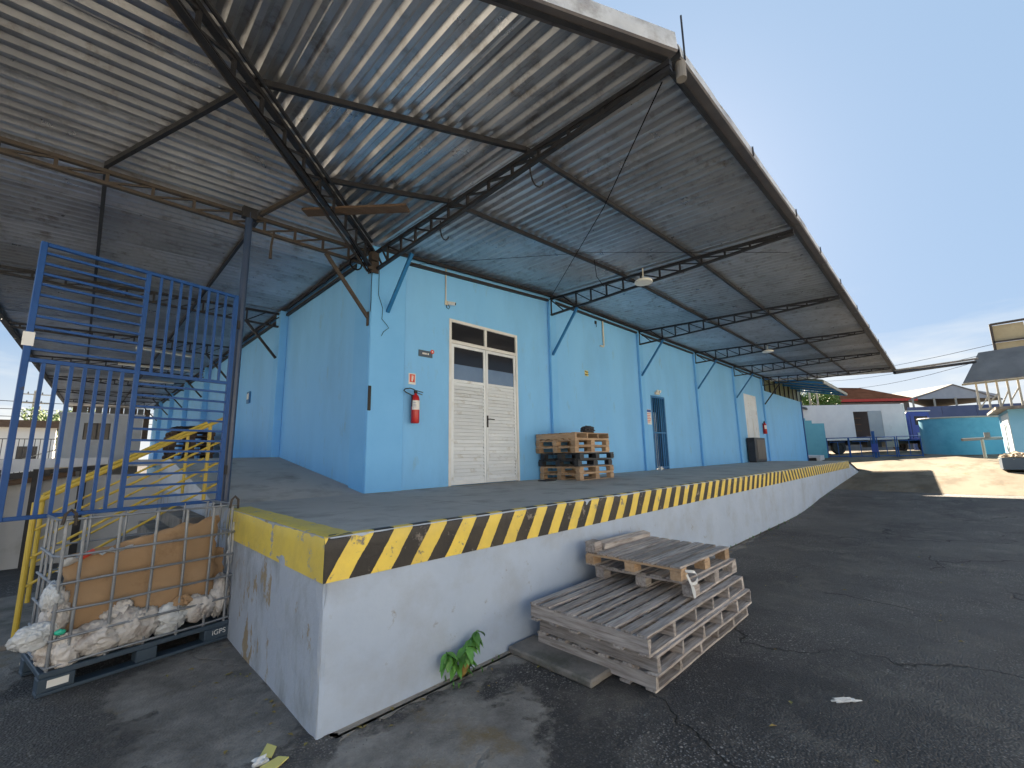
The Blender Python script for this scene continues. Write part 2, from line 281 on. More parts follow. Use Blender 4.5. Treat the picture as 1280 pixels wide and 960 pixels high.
class MB:
    """Collects shapes in world coordinates; build() links them as ONE mesh object."""
    def __init__(s): s.v = []; s.f = []; s.mi = []; s.cur = 0
    def add(s, vs, fs):
        k = len(s.v); s.v += [tuple(x) for x in vs]; s.f += [tuple(i+k for i in f) for f in fs]; s.mi += [s.cur]*len(fs)
        return s
    def box(s, a, b, jit=0):
        (x0, y0, z0), (x1, y1, z1) = a, b
        if x0 > x1: x0, x1 = x1, x0
        if y0 > y1: y0, y1 = y1, y0
        if z0 > z1: z0, z1 = z1, z0
        vs = [(x0, y0, z0), (x1, y0, z0), (x1, y1, z0), (x0, y1, z0), (x0, y0, z1), (x1, y0, z1), (x1, y1, z1), (x0, y1, z1)]
        if jit: vs = [tuple(c+random.uniform(-jit, jit) for c in v) for v in vs]
        return s.add(vs, [(0, 3, 2, 1), (4, 5, 6, 7), (0, 1, 5, 4), (1, 2, 6, 5), (2, 3, 7, 6), (3, 0, 4, 7)])
    def beam(s, p, q, w, h, upv=(0, 0, 1)):
        p = Vector(p); q = Vector(q); d = (q-p).normalized(); u = Vector(upv)
        if abs(d.dot(u)) > .98: u = Vector((1, 0, 0))
        r = d.cross(u).normalized()*(w/2); u = r.cross(d).normalized()*(h/2)
        vs = [p-r-u, p+r-u, p+r+u, p-r+u, q-r-u, q+r-u, q+r+u, q-r+u]
        return s.add(vs, [(0, 1, 2, 3), (7, 6, 5, 4), (0, 4, 5, 1), (1, 5, 6, 2), (2, 6, 7, 3), (3, 7, 4, 0)])
    def tube(s, pts, r, n=8, closed=False, cap=True):
        pts = [Vector(p) for p in pts]; rings = []; L = len(pts)
        rr = r if isinstance(r, (list, tuple)) else [r]*L
        pu = None
        for i, p in enumerate(pts):
            if closed: d = (pts[(i+1) % L]-pts[i-1])
            else: d = (pts[min(i+1, L-1)]-pts[max(i-1, 0)])
            d.normalize()
            u = pu if pu is not None else (Vector((0, 0, 1)) if abs(d.z) < .95 else Vector((1, 0, 0)))
            a = d.cross(u); 
            if a.length < 1e-4: a = d.orthogonal()
            a.normalize(); bb = a.cross(d).normalized(); pu = bb
            rings.append([p+(a*cos(2*pi*k/n)+bb*sin(2*pi*k/n))*rr[i] for k in range(n)])
        vs = [v for r_ in rings for v in r_]; fs = []
        for i in range(L if closed else L-1):
            j = (i+1) % L
            for k in range(n): fs.append((i*n+k, i*n+(k+1) % n, j*n+(k+1) % n, j*n+k))
        if cap and not closed: fs.append(tuple(range(n-1, -1, -1))); fs.append(tuple((L-1)*n+k for k in range(n)))
        return s.add(vs, fs)
    def prism(s, poly, z0, z1):
        n = len(poly)
        vs = [(x, y, z0) for x, y in poly]+[(x, y, z1) for x, y in poly]
        a = sum(poly[i][0]*poly[(i+1) % n][1]-poly[(i+1) % n][0]*poly[i][1] for i in range(n))
        fs = [tuple(range(n-1, -1, -1)), tuple(range(n, 2*n))]+[(i, (i+1) % n, (i+1) % n+n, i+n) for i in range(n)]
        if a < 0: fs = [tuple(reversed(f)) for f in fs]
        return s.add(vs, fs)
    def extr(s, prof, p, q, a, b):
        """profile points (u,v) in axes a,b swept from p to q"""
        p = Vector(p); q = Vector(q); a = Vector(a); b = Vector(b); n = len(prof)
        vs = [p+a*u+b*v for u, v in prof]+[q+a*u+b*v for u, v in prof]
        fs = [tuple(range(n-1, -1, -1)), tuple(range(n, 2*n))]+[(i, (i+1) % n, (i+1) % n+n, i+n) for i in range(n)]
        return s.add(vs, fs)
    def build(s, name, mat, parent=None, bevel=0, smooth=False, loc=None, mats=None):
        off = wl(parent) if parent is not None else Vector((0, 0, 0))
        o_loc = Vector(loc) if loc is not None else Vector((0, 0, 0))
        me = bpy.data.meshes.new(name)
        tot = off+o_loc if parent is not None else o_loc
        me.from_pydata([tuple(Vector(v)-tot) for v in s.v], [], s.f)
        for m_ in (mats or [mat]): me.materials.append(M[m_] if isinstance(m_, str) else m_)
        if mats: me.polygons.foreach_set('material_index', s.mi)
        if smooth: me.polygons.foreach_set('use_smooth', [True]*len(me.polygons))
        me.validate(); me.update()
        if bevel:
            bm = bmesh.new(); bm.from_mesh(me)
            bmesh.ops.recalc_face_normals(bm, faces=bm.faces)
            bmesh.ops.bevel(bm, geom=[e for e in bm.edges if e.calc_face_angle(0) > .5], offset=bevel, segments=1, affect='EDGES')
            bm.to_mesh(me); bm.free()
        else:
            bm = bmesh.new(); bm.from_mesh(me); bmesh.ops.recalc_face_normals(bm, faces=bm.faces); bm.to_mesh(me); bm.free()
        o = link(name, me, parent)
        o.location = o_loc
        return o
def kids(o): return [c for c in bpy.data.objects if c.parent == o]
def copy_tree(o, parent=None, loc=None):
    c = o.copy(); COL.objects.link(c)
    if parent is not None: c.parent = parent
    for ch in kids(o): copy_tree(ch, c)
    if loc is not None: c.location = loc
    return c
_mc = {}
def board(L, Wd, T, seed=0, jit=.003, mat=None):
    """A worn board centred at the origin, long side along x; meshes are shared."""
    key = (round(L, 3), round(Wd, 3), round(T, 3), seed, mat)
    if key in _mc: return _mc[key]
    rnd = random.Random(int(L*1000)*31+int(Wd*1000)*7+seed)
    bm = bmesh.new(); n = 4; vs = []
    for i in range(n+1):
        x = -L/2+L*i/n; ring = []
        dw = rnd.uniform(-jit, jit)*1.5; dz = rnd.uniform(-jit, jit)*.6
        for (a, b) in ((-1, -1), (1, -1), (1, 1), (-1, 1)):
            ring.append(bm.verts.new((x+(rnd.uniform(-jit, jit)*2 if i in (0, n) else 0), a*(Wd/2)+dw+rnd.uniform(-jit, jit)*.4, b*T/2+dz)))
        vs.append(ring)
    for i in range(n):
        for k in range(4): bm.faces.new((vs[i][k], vs[i][(k+1) % 4], vs[i+1][(k+1) % 4], vs[i+1][k]))
    bm.faces.new(vs[0][::-1]); bm.faces.new(vs[n])
    bmesh.ops.recalc_face_normals(bm, faces=bm.faces)
    me = bpy.data.meshes.new('board'); bm.to_mesh(me); bm.free(); me.materials.append(M[mat]); _mc[key] = me; return me
def txt(s, size, loc, rot, mat, parent, name, extrude=.0008):
    cu = bpy.data.curves.new(name, 'FONT'); cu.body = s; cu.size = size; cu.extrude = extrude; cu.align_x = 'CENTER'; cu.align_y = 'CENTER'
    o = bpy.data.objects.new('tmp', cu); COL.objects.link(o)
    dg = bpy.context.evaluated_depsgraph_get(); me = bpy.data.meshes.new_from_object(o.evaluated_get(dg))
    bpy.data.objects.remove(o); me.materials.clear(); me.materials.append(M[mat])
    t = link(name, me, parent); t.location = Vector(loc)-wl(parent); t.rotation_euler = rot; return t
# ------------------------------------------------------------------ ground, yard, dock
GZ = -1.167
def gz(x):
    if x < 9: return GZ
    if x > 38: return GZ+.049*29
    t = x-9; return GZ+.049*t*min(1, t/4) if t < 4 else GZ+.049*t
def grid_sheet(name, xs, ys, dz, mat):
    vs = [(x, y, gz(x)+dz) for x in xs for y in ys]; ny = len(ys)
    fs = [(i*ny+j, (i+1)*ny+j, (i+1)*ny+j+1, i*ny+j+1) for i in range(len(xs)-1) for j in range(ny-1)]
    mb = MB(); mb.add(vs, fs); return mb.build(name, mat)
xs = [-300, -120, -50, -20, -10]+[x for x in range(-8, 46, 1)]+[60, 100, 180, 400]
ys = [-400, -150, -60, -30, -20]+[y for y in range(-16, 41, 2)]+[60, 120, 250, 500]
struct(grid_sheet('ground', xs, ys, 0, 'asphalt'))
def blob_sheet(name, pts, z, mat, jit=.03, sub_=4):
    """flat irregular patch with a ragged outline"""
    out = []
    n = len(pts)
    for i in range(n):
        a = Vector(pts[i]); b = Vector(pts[(i+1) % n])
        for k in range(sub_):
            p = a.lerp(b, k/sub_); out.append((p.x+random.uniform(-jit, jit), p.y+random.uniform(-jit, jit)))
    mb = MB(); mb.add([(x, y, gz(x)+z) for x, y in out], [tuple(range(len(out)))]); return mb.build(name, mat)
# the worn concrete yard beyond the asphalt
yx = [15.3+random.uniform(-.15, .15) for _ in range(60)]
yy = [-40+60*i/59 for i in range(60)]
vs = []; fs = []
cols_ = [0, 1.5, 3, 5, 8, 11, 14, 18, 22.7, 40, 80]
for i, (a, y) in enumerate(zip(yx, yy)):
    for c in cols_: vs.append((a+c, y, gz(a+c)+.004+.0015*(c > 0)))
nc = len(cols_)
for i in range(59):
    for j in range(nc-1): fs.append((i*nc+j, i*nc+j+1, (i+1)*nc+j+1, (i+1)*nc+j))
struct(MB().add(vs, fs).build('yard_concrete', 'yard'))
# unseen pale concrete added past the asphalt lane to bounce sunlight at the dock
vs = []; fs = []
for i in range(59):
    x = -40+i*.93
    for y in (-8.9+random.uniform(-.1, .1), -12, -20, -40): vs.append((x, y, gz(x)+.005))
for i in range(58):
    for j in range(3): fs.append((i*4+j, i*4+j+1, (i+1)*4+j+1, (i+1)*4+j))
struct(MB().add(vs, fs).build('yard_concrete', 'bounce_pale'))
# street concrete added on the left, kept pale to bounce light onto the wall
struct(MB().add([(x, y, GZ+.005) for x in (-60, -9.5) for y in (-30, 0, 30, 70)], [(0, 4, 5, 1), (1, 5, 6, 2), (2, 6, 7, 3)]).build('street', 'bounce_pale'))
# broken concrete apron by the dock corner and a gutter strip at the foot of the dock
struct(blob_sheet('concrete_gutter', [(-1.75, -3.05), (-1.7, -3.19), (.0, -3.20), (2.5, -3.17), (5.5, -3.17), (9, -3.13), (9, -3.05)], .004, 'gutter', .028, 30))
slab = MB().box((-.22, -3.98, GZ), (.12, -3.12, GZ+.055)).build('concrete_slab', 'conc_dark', bevel=.012)
tag(slab, 'loose low concrete slab lying against the dock beside the pallets', 'slab')

def painted(name, kind):
    m = bpy.data.materials.new(name); m.use_nodes = True; t = m.node_tree; b = t.nodes['Principled BSDF']
    tcn = N(t, 'ShaderNodeTexCoord'); sx = N(t, 'ShaderNodeSeparateXYZ')
    def nzz(s, d=8, r=.65):
        n = N(t, 'ShaderNodeTexNoise'); n.inputs['Scale'].default_value = s; n.inputs['Detail'].default_value = d; n.inputs['Roughness'].default_value = r
        t.links.new(tcn.outputs['Object'], n.inputs['Vector']); return n.outputs['Fac']
    t.links.new(tcn.outputs['Object'], sx.inputs[0])
    YEL = mixc(t, ramp(t, nzz(4), .4, .7).outputs[0], (.78, .58, .09), (.66, .49, .10))
    if kind == 'stripe':
        x = sx.outputs[0]; z = sx.outputs[2]
        sg = mth(t, 'SUBTRACT', mth(t, 'MULTIPLY', mth(t, 'GREATER_THAN', x, 9.2), 2.0), 1.0)
        s = mth(t, 'ADD', x, mth(t, 'MULTIPLY', sg, mth(t, 'MULTIPLY', mth(t, 'ADD', z, .278), .62)))
        s = mth(t, 'ADD', s, 1.80+31)
        s = mth(t, 'ADD', s, mth(t, 'MULTIPLY', mth(t, 'SUBTRACT', nzz(14, 3), .5), .018))
        s = mth(t, 'ADD', s, mth(t, 'MULTIPLY', mth(t, 'SUBTRACT', nzz(.9, 2), .5), .08))
        fr = mth(t, 'FRACT', mth(t, 'DIVIDE', s, .31))
        yl = mth(t, 'LESS_THAN', fr, .49)
        col = mixc(t, yl, (.012, .012, .014), YEL)
        wear = ramp(t, nzz(7, 10, .75), .585, .64).outputs[0]; wc = (.20, .18, .16)
    else:
        col = YEL; wear = ramp(t, nzz(5, 10, .75), .585, .62).outputs[0]; wc = (.33, .34, .36)
    col = mixc(t, wear, col, wc)
    col = mixc(t, mth(t, 'MULTIPLY', ramp(t, nzz(2.2), .48, .75).outputs[0], .22), col, (.16, .12, .06))
    t.links.new(col, b.inputs['Base Color']); b.inputs['Roughness'].default_value = .5
    bn = N(t, 'ShaderNodeBump'); bn.inputs['Strength'].default_value = .5; bn.inputs['Distance'].default_value = .008
    t.links.new(mth(t, 'ADD', mth(t, 'MULTIPLY', wear, -.6), nzz(18)), bn.inputs['Height']); t.links.new(bn.outputs[0], b.inputs['Normal'])
    return m
M['stripe'] = painted('yellow_black_hazard_paint', 'stripe'); M['yband'] = painted('worn_yellow_paint', 'yellow')

DX0, DX1, DY0 = -1.816, 19.4, -3.1
RY = 3.95; RZ = .55
dock = struct(bpy.data.objects.new('loading_dock', None)); COL.objects.link(dock)
# body: right arm along the facade, left arm ramping up, raised part beyond
mb = MB()
def rough_wall(mb, a, b, z0, z1, amp=.006, nx=60, nz=26):
    """vertical face from a to b with slightly uneven plaster"""
    a = Vector(a); b = Vector(b); d = (b-a); nrm = Vector((d.y, -d.x, 0)).normalized()
    vs = []; fs = []
    L_ = d.length; us = sorted(set([i/nx for i in range(nx+1)]+[(k*.012)/L_ for k in range(1, 12)]+[1-(k*.012)/L_ for k in range(1, 12)])); nx = len(us)-1
    for i in range(nx+1):
        for j in range(nz+1):
            p = a.lerp(b, us[i]); z = z0+(z1-z0)*j/nz
            e = noise.noise(Vector((p.x*1.3, p.y*1.3, z*2)))*amp+noise.noise(Vector((p.x*5, p.y*5, z*6)))*amp*.4
            dc = (p-Vector((DX0, DY0, 0))).length
            if dc < .25:       # the outer corner is worn round and chipped
                k_ = max(0, 1-dc/.035)*.010+max(0, 1-dc/.12)*max(0, noise.noise(Vector((z*4.3, 3.3, dc*9)))-.1)*.05; e -= k_
            q = p+nrm*e
            if dc < .001: q = Vector((DX0, DY0, 0))+Vector((1, 1, 0))*(.010+max(0, noise.noise(Vector((z*4.3, 3.3, 0)))-.1)*.05)
            vs.append((q.x, q.y, z))
    for i in range(nx):
        for j in range(nz): fs.append((i*(nz+1)+j, (i+1)*(nz+1)+j, (i+1)*(nz+1)+j+1, i*(nz+1)+j+1))
    mb.add(vs, fs)
rough_wall(mb, (DX0, DY0, 0), (DX1, DY0, 0), GZ-.1, 0, nx=160)
m2 = MB(); rough_wall(m2, (DX0, 4.95, 0), (DX0, DY0, 0), GZ-.1, 0, nx=70, amp=.010)
m2.build('dock_face', 'dock_worn', dock)
# ramped side (whitish triangle) above z=0
MB().add([(DX0, .0, 0), (DX0, 4.95, 0), (DX0, 4.95, RZ), (DX0, RY, RZ)], [(0, 1, 2, 3)]).build('ramp_side', 'conc_white', dock)
# far end wedge
zt = gz(22.2)
mb.add([(DX1, DY0, 0), (DX1, DY0, GZ-.1), (22.2, DY0, zt-.05), (22.2, 0, zt-.05), (DX1, 0, 0), (22.2, DY0, zt)], [(0, 1, 2, 5)])
mb.build('dock_face', 'dock_paint', dock)
# floor slabs with expansion joints between them
def slab_piece(p):   # polygon of (x,y,z)
    k = len(p); m_ = MB(); m_.add(list(p)+[(x, y, z-.12) for x, y, z in p], [tuple(range(k)), tuple(range(2*k-1, k-1, -1))]+[(i, i+k, (i+1) % k+k, (i+1) % k) for i in range(k)])
    return m_.build('floor_slab', 'concrete', dock)
g = .004
cuts = [DX0]+[0.0+3.1*i for i in range(0, 7)]+[DX1]
for i in range(len(cuts)-1):
    a, b = cuts[i]+g, cuts[i+1]-g
    if i == 0: a = DX0+.002
    if i == len(cuts)-2: b = DX1-.002
    slab_piece([(a, DY0+.004, 0), (b, DY0+.004, 0), (b, -.0, 0), (a, -.0, 0)])
slab_piece([(DX0+.002, g, 0), (-.002, g, 0), (-.002, 2.0-g, RZ*2/RY), (DX0+.002, 2.0-g, RZ*2/RY)])
slab_piece([(DX0+.002, 2.0+g, RZ*2/RY), (-.002, 2.0+g, RZ*2/RY), (-.002, RY-g, RZ), (DX0+.002, RY-g, RZ)])
slab_piece([(DX0+.002, RY+g, RZ), (-.002, RY+g, RZ), (-.002, 4.93, RZ), (DX0+.002, 4.93, RZ)])
slab_piece([(-4.3, 4.94, RZ), (-.002, 4.94, RZ), (-.002, 28, RZ), (-3.9, 28, RZ)])
m_ = MB(); m_.add([(DX1, DY0, 0), (DX1, -.0, 0), (22.2, -.0, zt+.005), (22.2, DY0, zt+.005), (DX1, DY0, -.1), (DX1, 0, -.1), (22.2, 0, zt-.1), (22.2, DY0, zt-.1)], [(0, 3, 2, 1), (4, 5, 6, 7), (0, 4, 7, 3)])
m_.build('end_slope', 'conc_white', dock)
# painted edge bands (a few mm proud of the wall)
def edge_band(name, mat, a, b, lip, inward, hh=.278, nx=120, r=.02):
    """rounded painted nosing: face of height hh, top lip of depth lip"""
    a = Vector(a); b = Vector(b); outv = -Vector(inward)
    prof = [(.004, -hh), (.004, -hh*.66), (.004, -hh*.33), (.0045, -r), (.004-r*.3, -r*.3+.001), (-r+.004, .0045), (-lip*.5, .0045), (-lip, .0045)]
    vs = []; fs = []; k = len(prof)
    for i in range(nx+1):
        p = a.lerp(b, i/nx)
        for j, (u, w) in enumerate(prof):
            e = noise.noise(Vector((p.x*9+j*.7, p.y*9, w*9)))
            chip = max(0, noise.noise(Vector((p.x*6.1+5, p.y*6.1, 3)))-.30)*.025 if j in (3, 4, 5) else 0
            uu = u+abs(e)*.002-chip; ww = w+(abs(e)*.0015-chip if j >= 3 else 0)
            if j == k-1: uu += e*.014
            vs.append(p+outv*uu+Vector((0, 0, ww)))
    for i in range(nx):
        for j in range(k-1): fs.append((i*k+j, (i+1)*k+j, (i+1)*k+j+1, i*k+j+1))
    return MB().add(vs, fs).build(name, mat, dock, smooth=True)
edge_band('hazard_stripe_edge', 'stripe', (DX0-.003, DY0, 0), (DX1, DY0, 0), .075, (0, 1, 0), nx=420)
edge_band('yellow_edge', 'yband', (DX0, -.55, 0), (DX0, DY0-.002, 0), .20, (1, 0, 0), nx=90)
# raised loading platform widening to the left beyond the stairs
mb = MB()
mb.box((-4.2, 4.955, GZ-.1), (DX0-.002, 5.15, .28)); mb.build('platform_wall', 'booth_grey', dock)
mb = MB(); mb.add([(-4.6, 4.85, .30), (-2.6, 4.85, .48), (-2.6, 4.85, .60), (-4.6, 4.85, .58), (-4.6, 9, .30), (-2.6, 9, .48), (-2.6, 9, .60), (-4.6, 9, .58)],
    [(0, 1, 2, 3), (4, 7, 6, 5), (0, 4, 5, 1), (3, 2, 6, 7), (0, 3, 7, 4), (1, 5, 6, 2)]); mb.build('platform_lip', 'conc_white', dock)
mb = MB()
for x in (-3.45, -3.9, -2.9): mb.box((x-.05, 4.70, GZ-.05), (x+.05, 4.80, .42))
mb.beam((-4.5, 4.78, .23), (-3.3, 4.78, .36), .1, .10); mb.beam((-3.5, 4.74, .36), (-2.5, 4.78, .44), .08, .07); mb.build('platform_support', 'steel', dock)
MB().beam((-4.4, 4.80, .10), (-3.0, 4.80, .33), .05, .09).build('platform_timber', 'wood_dark', dock)
MB().box((-3.4, 4.82, .28), (-3.0, 4.9, .44)).build('platform_block', 'rubble', dock)

# ------------------------------------------------------------------ warehouse
WH = thing('warehouse', 'long sky blue warehouse with plastered walls and thin pilasters behind the dock', 'warehouse', (0, 0, 0))
WT = 4.06
def wall_boxes(mb):
    ops = [(1.459, 3.196, 2.944), (8.83, 9.72, 2.18), (17.42, 19.14, 2.98)]
    x = 0.0
    for a, b, z in ops:
        mb.box((x, 0, -.3), (a, .18, WT)); mb.box((a, 0, z), (b, .18, WT)); mb.box((a, 0, -.3), (b, .18, -.002)); x = b
    mb.box((x, 0, -.3), (20.4, .18, WT))
mb = MB(); wall_boxes(mb)
mb.build('wall', 'wall', WH)
MB().box((0, .181, -.3), (.18, 28, 3.86)).build('wall', 'wall', WH)
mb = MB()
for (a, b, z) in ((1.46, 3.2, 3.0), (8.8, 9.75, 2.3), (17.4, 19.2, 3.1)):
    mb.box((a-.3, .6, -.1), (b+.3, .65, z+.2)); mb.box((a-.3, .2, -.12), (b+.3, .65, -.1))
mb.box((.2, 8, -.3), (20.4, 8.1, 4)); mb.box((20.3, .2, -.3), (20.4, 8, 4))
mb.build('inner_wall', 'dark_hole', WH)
MB().box((-.05, -.05, 4.12), (20.5, 28, 4.2)).build('unseen_roof', 'roof_grey', WH)  # unseen slab over the warehouse, added to block light
# corner column and pilasters
MB().box((-.055, -.055, -.02), (.55, -.002, 3.80)).build('corner_column', 'pilaster', WH, bevel=.012)
MB().box((-.055, .0, -.02), (-.002, .50, 3.80)).build('corner_column', 'pilaster', WH, bevel=.012)
for i in range(5):
    x = 4.218+4*i
    MB().box((x-.02, -.075, -.02), (x+.20, -.002, WT-.06)).build('pilaster', 'pil_dark' if 0 else 'pilaster', WH, bevel=.008)
for i in range(6):
    y = 3.955+4*i
    MB().box((-.16, y, RZ-.35), (-.002, y+.30, 3.74)).build('pilaster', 'pilaster', WH, bevel=.008)

def double_door():
    x0, x1, zt_ = 1.459, 3.196, 2.944; xm = (x0+x1)/2
    fr = MB()
    for (a, b) in (((x0, -.01, 0), (x0+.055, .07, zt_)), ((x1-.055, -.01, 0), (x1, .07, zt_)), ((x0+.055, -.01, zt_-.055), (x1-.055, .07, zt_)),
                   ((x0+.055, -.008, 2.50), (x1-.055, .068, 2.56)), ((xm-.03, -.008, 2.56), (xm+.03, .068, zt_-.055))): fr.box(a, b)
    fr.build('door_frame', 'cream_frame', WH, bevel=.004)
    g = MB(); g.box((x0+.055, .02, 2.56), (xm-.03, .03, zt_-.055)); g.build('transom_pane', 'glass_dark', WH)
    g = MB(); g.box((xm+.03, .02, 2.56), (x1-.055, .03, zt_-.055)); g.build('transom_pane', 'glass_dark', WH)
    slat_me = None
    for sgn, (a, b) in ((0, (x0+.06, xm-.003)), (1, (xm+.003, x1-.06))):
        lf = MB(); lf.box((a, 0, .012), (a+.055, .045, 2.495)); lf.box((b-.055, 0, .012), (b, .045, 2.495))
        lf.box((a+.055, .001, .012), (b-.055, .044, .09)); lf.box((a+.055, .001, 2.44), (b-.055, .044, 2.495)); lf.box((a+.055, .001, 1.80), (b-.055, .044, 1.85))
        lf.box((a+.055, .034, .09), (b-.055, .04, 1.80))
        leaf = lf.build('door_leaf', 'white_paint', WH, bevel=.003)
        MB().box((a+.055, .018, 2.13), (b-.055, .024, 2.44)).build('pane', 'glass_dark', leaf)
        MB().box((a+.055, .018, 1.85), (b-.055, .024, 2.128)).build('pane', 'glass_film', leaf)
        n = 27; dz = (1.80-.09)/n; wid = b-a-.112
        if slat_me is None:
            m_ = MB(); h = dz*.5
            m_.add([(-wid/2, -.004, -h), (wid/2, -.004, -h), (wid/2, .028, h*1.05), (-wid/2, .028, h*1.05), (-wid/2, .001, -h-.003), (wid/2, .001, -h-.003), (wid/2, .033, h*.98), (-wid/2, .033, h*.98)],
                   [(0, 1, 2, 3), (4, 7, 6, 5), (0, 4, 5, 1), (3, 2, 6, 7), (0, 3, 7, 4), (1, 5, 6, 2)])
            o = m_.build('louvre_slat', 'white_paint'); slat_me = o.data; bpy.data.objects.remove(o)
        for k in range(n):
            o = link('louvre_slat', slat_me, leaf, ((a+b)/2+random.uniform(-.001, .001), .002, .09+dz*(k+.5)))
            o.rotation_euler = (random.uniform(-.02, .02), random.uniform(-.003, .003), 0)
        if sgn == 1:
            h = MB(); h.box((a+.01, -.008, 1.02), (a+.045, -.001, 1.24)); h.tube([(a+.028, -.005, 1.17), (a+.028, -.06, 1.17), (a+.04, -.065, 1.17), (a+.15, -.062, 1.165)], .009, 8)
            h.build('door_handle', 'steel', leaf)
double_door()
# barred blue gate in its opening
x0, x1 = 8.83, 9.72
fr = MB(); fr.box((x0, -.01, 0), (x0+.05, .05, 2.17)); fr.box((x1-.05, -.01, 0), (x1, .05, 2.17)); fr.box((x0+.05, -.01, 2.12), (x1-.05, .05, 2.17)); fr.box((x0+.05, -.01, .03), (x1-.05, .05, .08))
bg_ = fr.build('barred_door', 'steel_blue', WH, bevel=.003)
for k in range(7):
    x = x0+.1+k*.115; MB().box((x, .005, .08), (x+.022, .027, 2.12)).build('bar', 'steel_blue', bg_)
MB().box((x0+.05, .0, 1.05), (x1-.05, .03, 1.09)).build('cross_bar', 'steel_blue', bg_)
mb = MB()
for k in range(5): mb.box((x0+.06+.15*k, .25, .06), (x0+.15+.15*k, .33, 1.72))
mb.build('stacked_white_panel', 'white_paint', WH)
# far white double door
x0, x1 = 17.42, 19.14
mb = MB(); mb.box((x0, .0, 0), (x0+.06, .06, 2.98)); mb.box((x1-.06, .0, 0), (x1, .06, 2.98)); mb.box((x0+.06, .0, 2.92), (x1-.06, .06, 2.98)); mb.box((x0+.06, .0, 2.30), (x1-.06, .06, 2.36)); mb.box((x0+.06, .02, 2.36), (x1-.06, .04, 2.92))
mb.build('door_frame', 'white_paint', WH)
for a, b in ((x0+.065, 18.275), (18.285, x1-.065)):
    d = MB().box((a, .01, .01), (b, .045, 2.30)).build('door_leaf', 'white_paint', WH, bevel=.004)
    MB().box((a+.1, -.002, .3), (a+.16, .012, 1.9)).build('door_batten', 'cream_frame', d)

# ---- wall fittings, each a thing of its own
def fire_extinguisher(name, label, x, y, z0, h=.44, r=.062):
    t = thing(name, label, 'fire extinguisher', (x, y, z0), 'red fire extinguishers hung on the wall')
    prof = [(0, 0), (r*.9, 0), (r, .015), (r, h-.09), (r*.92, h-.05), (r*.65, h-.015), (r*.32, h), (r*.28, h+.03)]
    n = 16; vs = []; fs = []
    for (rr, z) in prof: vs += [(x+rr*cos(2*pi*k/n), y+rr*sin(2*pi*k/n), z0+z) for k in range(n)]
    for i in range(len(prof)-1):
        for k in range(n): fs.append((i*n+k, i*n+(k+1) % n, (i+1)*n+(k+1) % n, (i+1)*n+k))
    MB().add(vs, fs).build('cylinder', 'red', t, smooth=True)
    vs = []; fs = []; rr = r+.0015
    for i, z in enumerate((h*.46, h-.10)): vs += [(x+rr*cos(a), y+rr*sin(a), z0+z) for a in [pi+.1+(pi-.6)*k/10 for k in range(11)]]
    for k in range(10): fs.append((k, k+1, 12+k, 11+k))
    MB().add(vs, fs).build('label', 'white', t, smooth=True)
    m_ = MB(); 
    for zz in (.55, .60, .64, .70): 
        a0 = pi+.5; m_.tube([(x+(r+.002)*cos(a0+.1*k), y+(r+.002)*sin(a0+.1*k), z0+h*zz) for k in range(8)], .0025, 4)
    m_.build('print_line', 'blue_print', t)
    m_ = MB(); m_.box((x-.02, y-.02, z0+h+.02), (x+.02, y+.02, z0+h+.06)); m_.beam((x-.01, y, z0+h+.07), (x+.13, y-.01, z0+h+.045), .02, .01); m_.beam((x, y, z0+h+.035), (x+.12, y-.01, z0+h+.005), .018, .008)
    m_.build('valve_lever', 'steel', t)
    m_ = MB(); m_.tube([(x, y, z0+h+.05), (x-.05, y-.03, z0+h+.075), (x-.13, y-.05, z0+h+.085), (x-.21, y-.04, z0+h+.07), (x-.225, y-.02, z0+h+.045), (x-.17, y-.0, z0+h+.02), (x-.08, y-.0, z0+h-.01), (x-.065, y-.01, z0+h-.06), (x-.07, y-.01, z0+h-.2)], .009, 7)
    m_.build('hose', 'black', t)
    MB().box((x-.025, y+r-.01, z0+h-.05), (x+.025, -.001, z0+h)).build('bracket', 'steel', t)
fire_extinguisher('fire_extinguisher', 'red fire extinguisher hanging beside the white louvred double door', .74, -.085, 1.03, .46, .066)
fire_extinguisher('fire_extinguisher', 'small distant red fire extinguisher past the far white door', 19.75, -.09, 1.25, .5, .08)
t = thing('fire_sign', 'small white placard with a red panel above the near extinguisher', 'sign', (.72, -.002, 1.75))
MB().box((.655, -.008, 1.665), (.785, -.002, 1.845)).build('plate', 'white', t)
MB().box((.672, -.0105, 1.70), (.768, -.0085, 1.83)).build('red_panel', 'red_print', t)
m_ = MB(); m_.box((.706, -.0125, 1.715), (.730, -.011, 1.79)); m_.box((.711, -.0125, 1.79), (.725, -.011, 1.80)); m_.box((.704, -.0125, 1.802), (.742, -.011, 1.81)); m_.box((.736, -.0125, 1.745), (.742, -.011, 1.802)); m_.build('pictogram', 'white', t)
t = thing('door_sign', 'slate grey plate with a red disc at its corner left of the louvred door', 'sign', (.97, -.002, 2.2))
MB().box((.835, -.012, 2.155), (1.105, -.002, 2.265)).build('plate', 'sign_grey', t)
m_ = MB(); m_.tube([(1.10, -.012, 2.262), (1.10, -.020, 2.262)], .036, 18); m_.build('red_disc', 'red_print', t)
MB().tube([(1.10, -.0205, 2.262), (1.10, -.022, 2.262)], .014, 12).build('disc_symbol', 'white', t)
m_ = MB()
for (a, b) in ((.905, .925), (.930, .948), (.953, .968), (.973, .988), (1.005, 1.03)): m_.box((a, -.0135, 2.198), (b, -.0122, 2.226))
m_.build('lettering', 'white', t)
t = thing('security_camera', 'small white security camera on the wall above the louvred door', 'camera', (1.43, -.02, 3.2))
MB().box((1.36, -.02, 3.17), (1.42, -.001, 3.25)).build('junction_box', 'pvc', t)
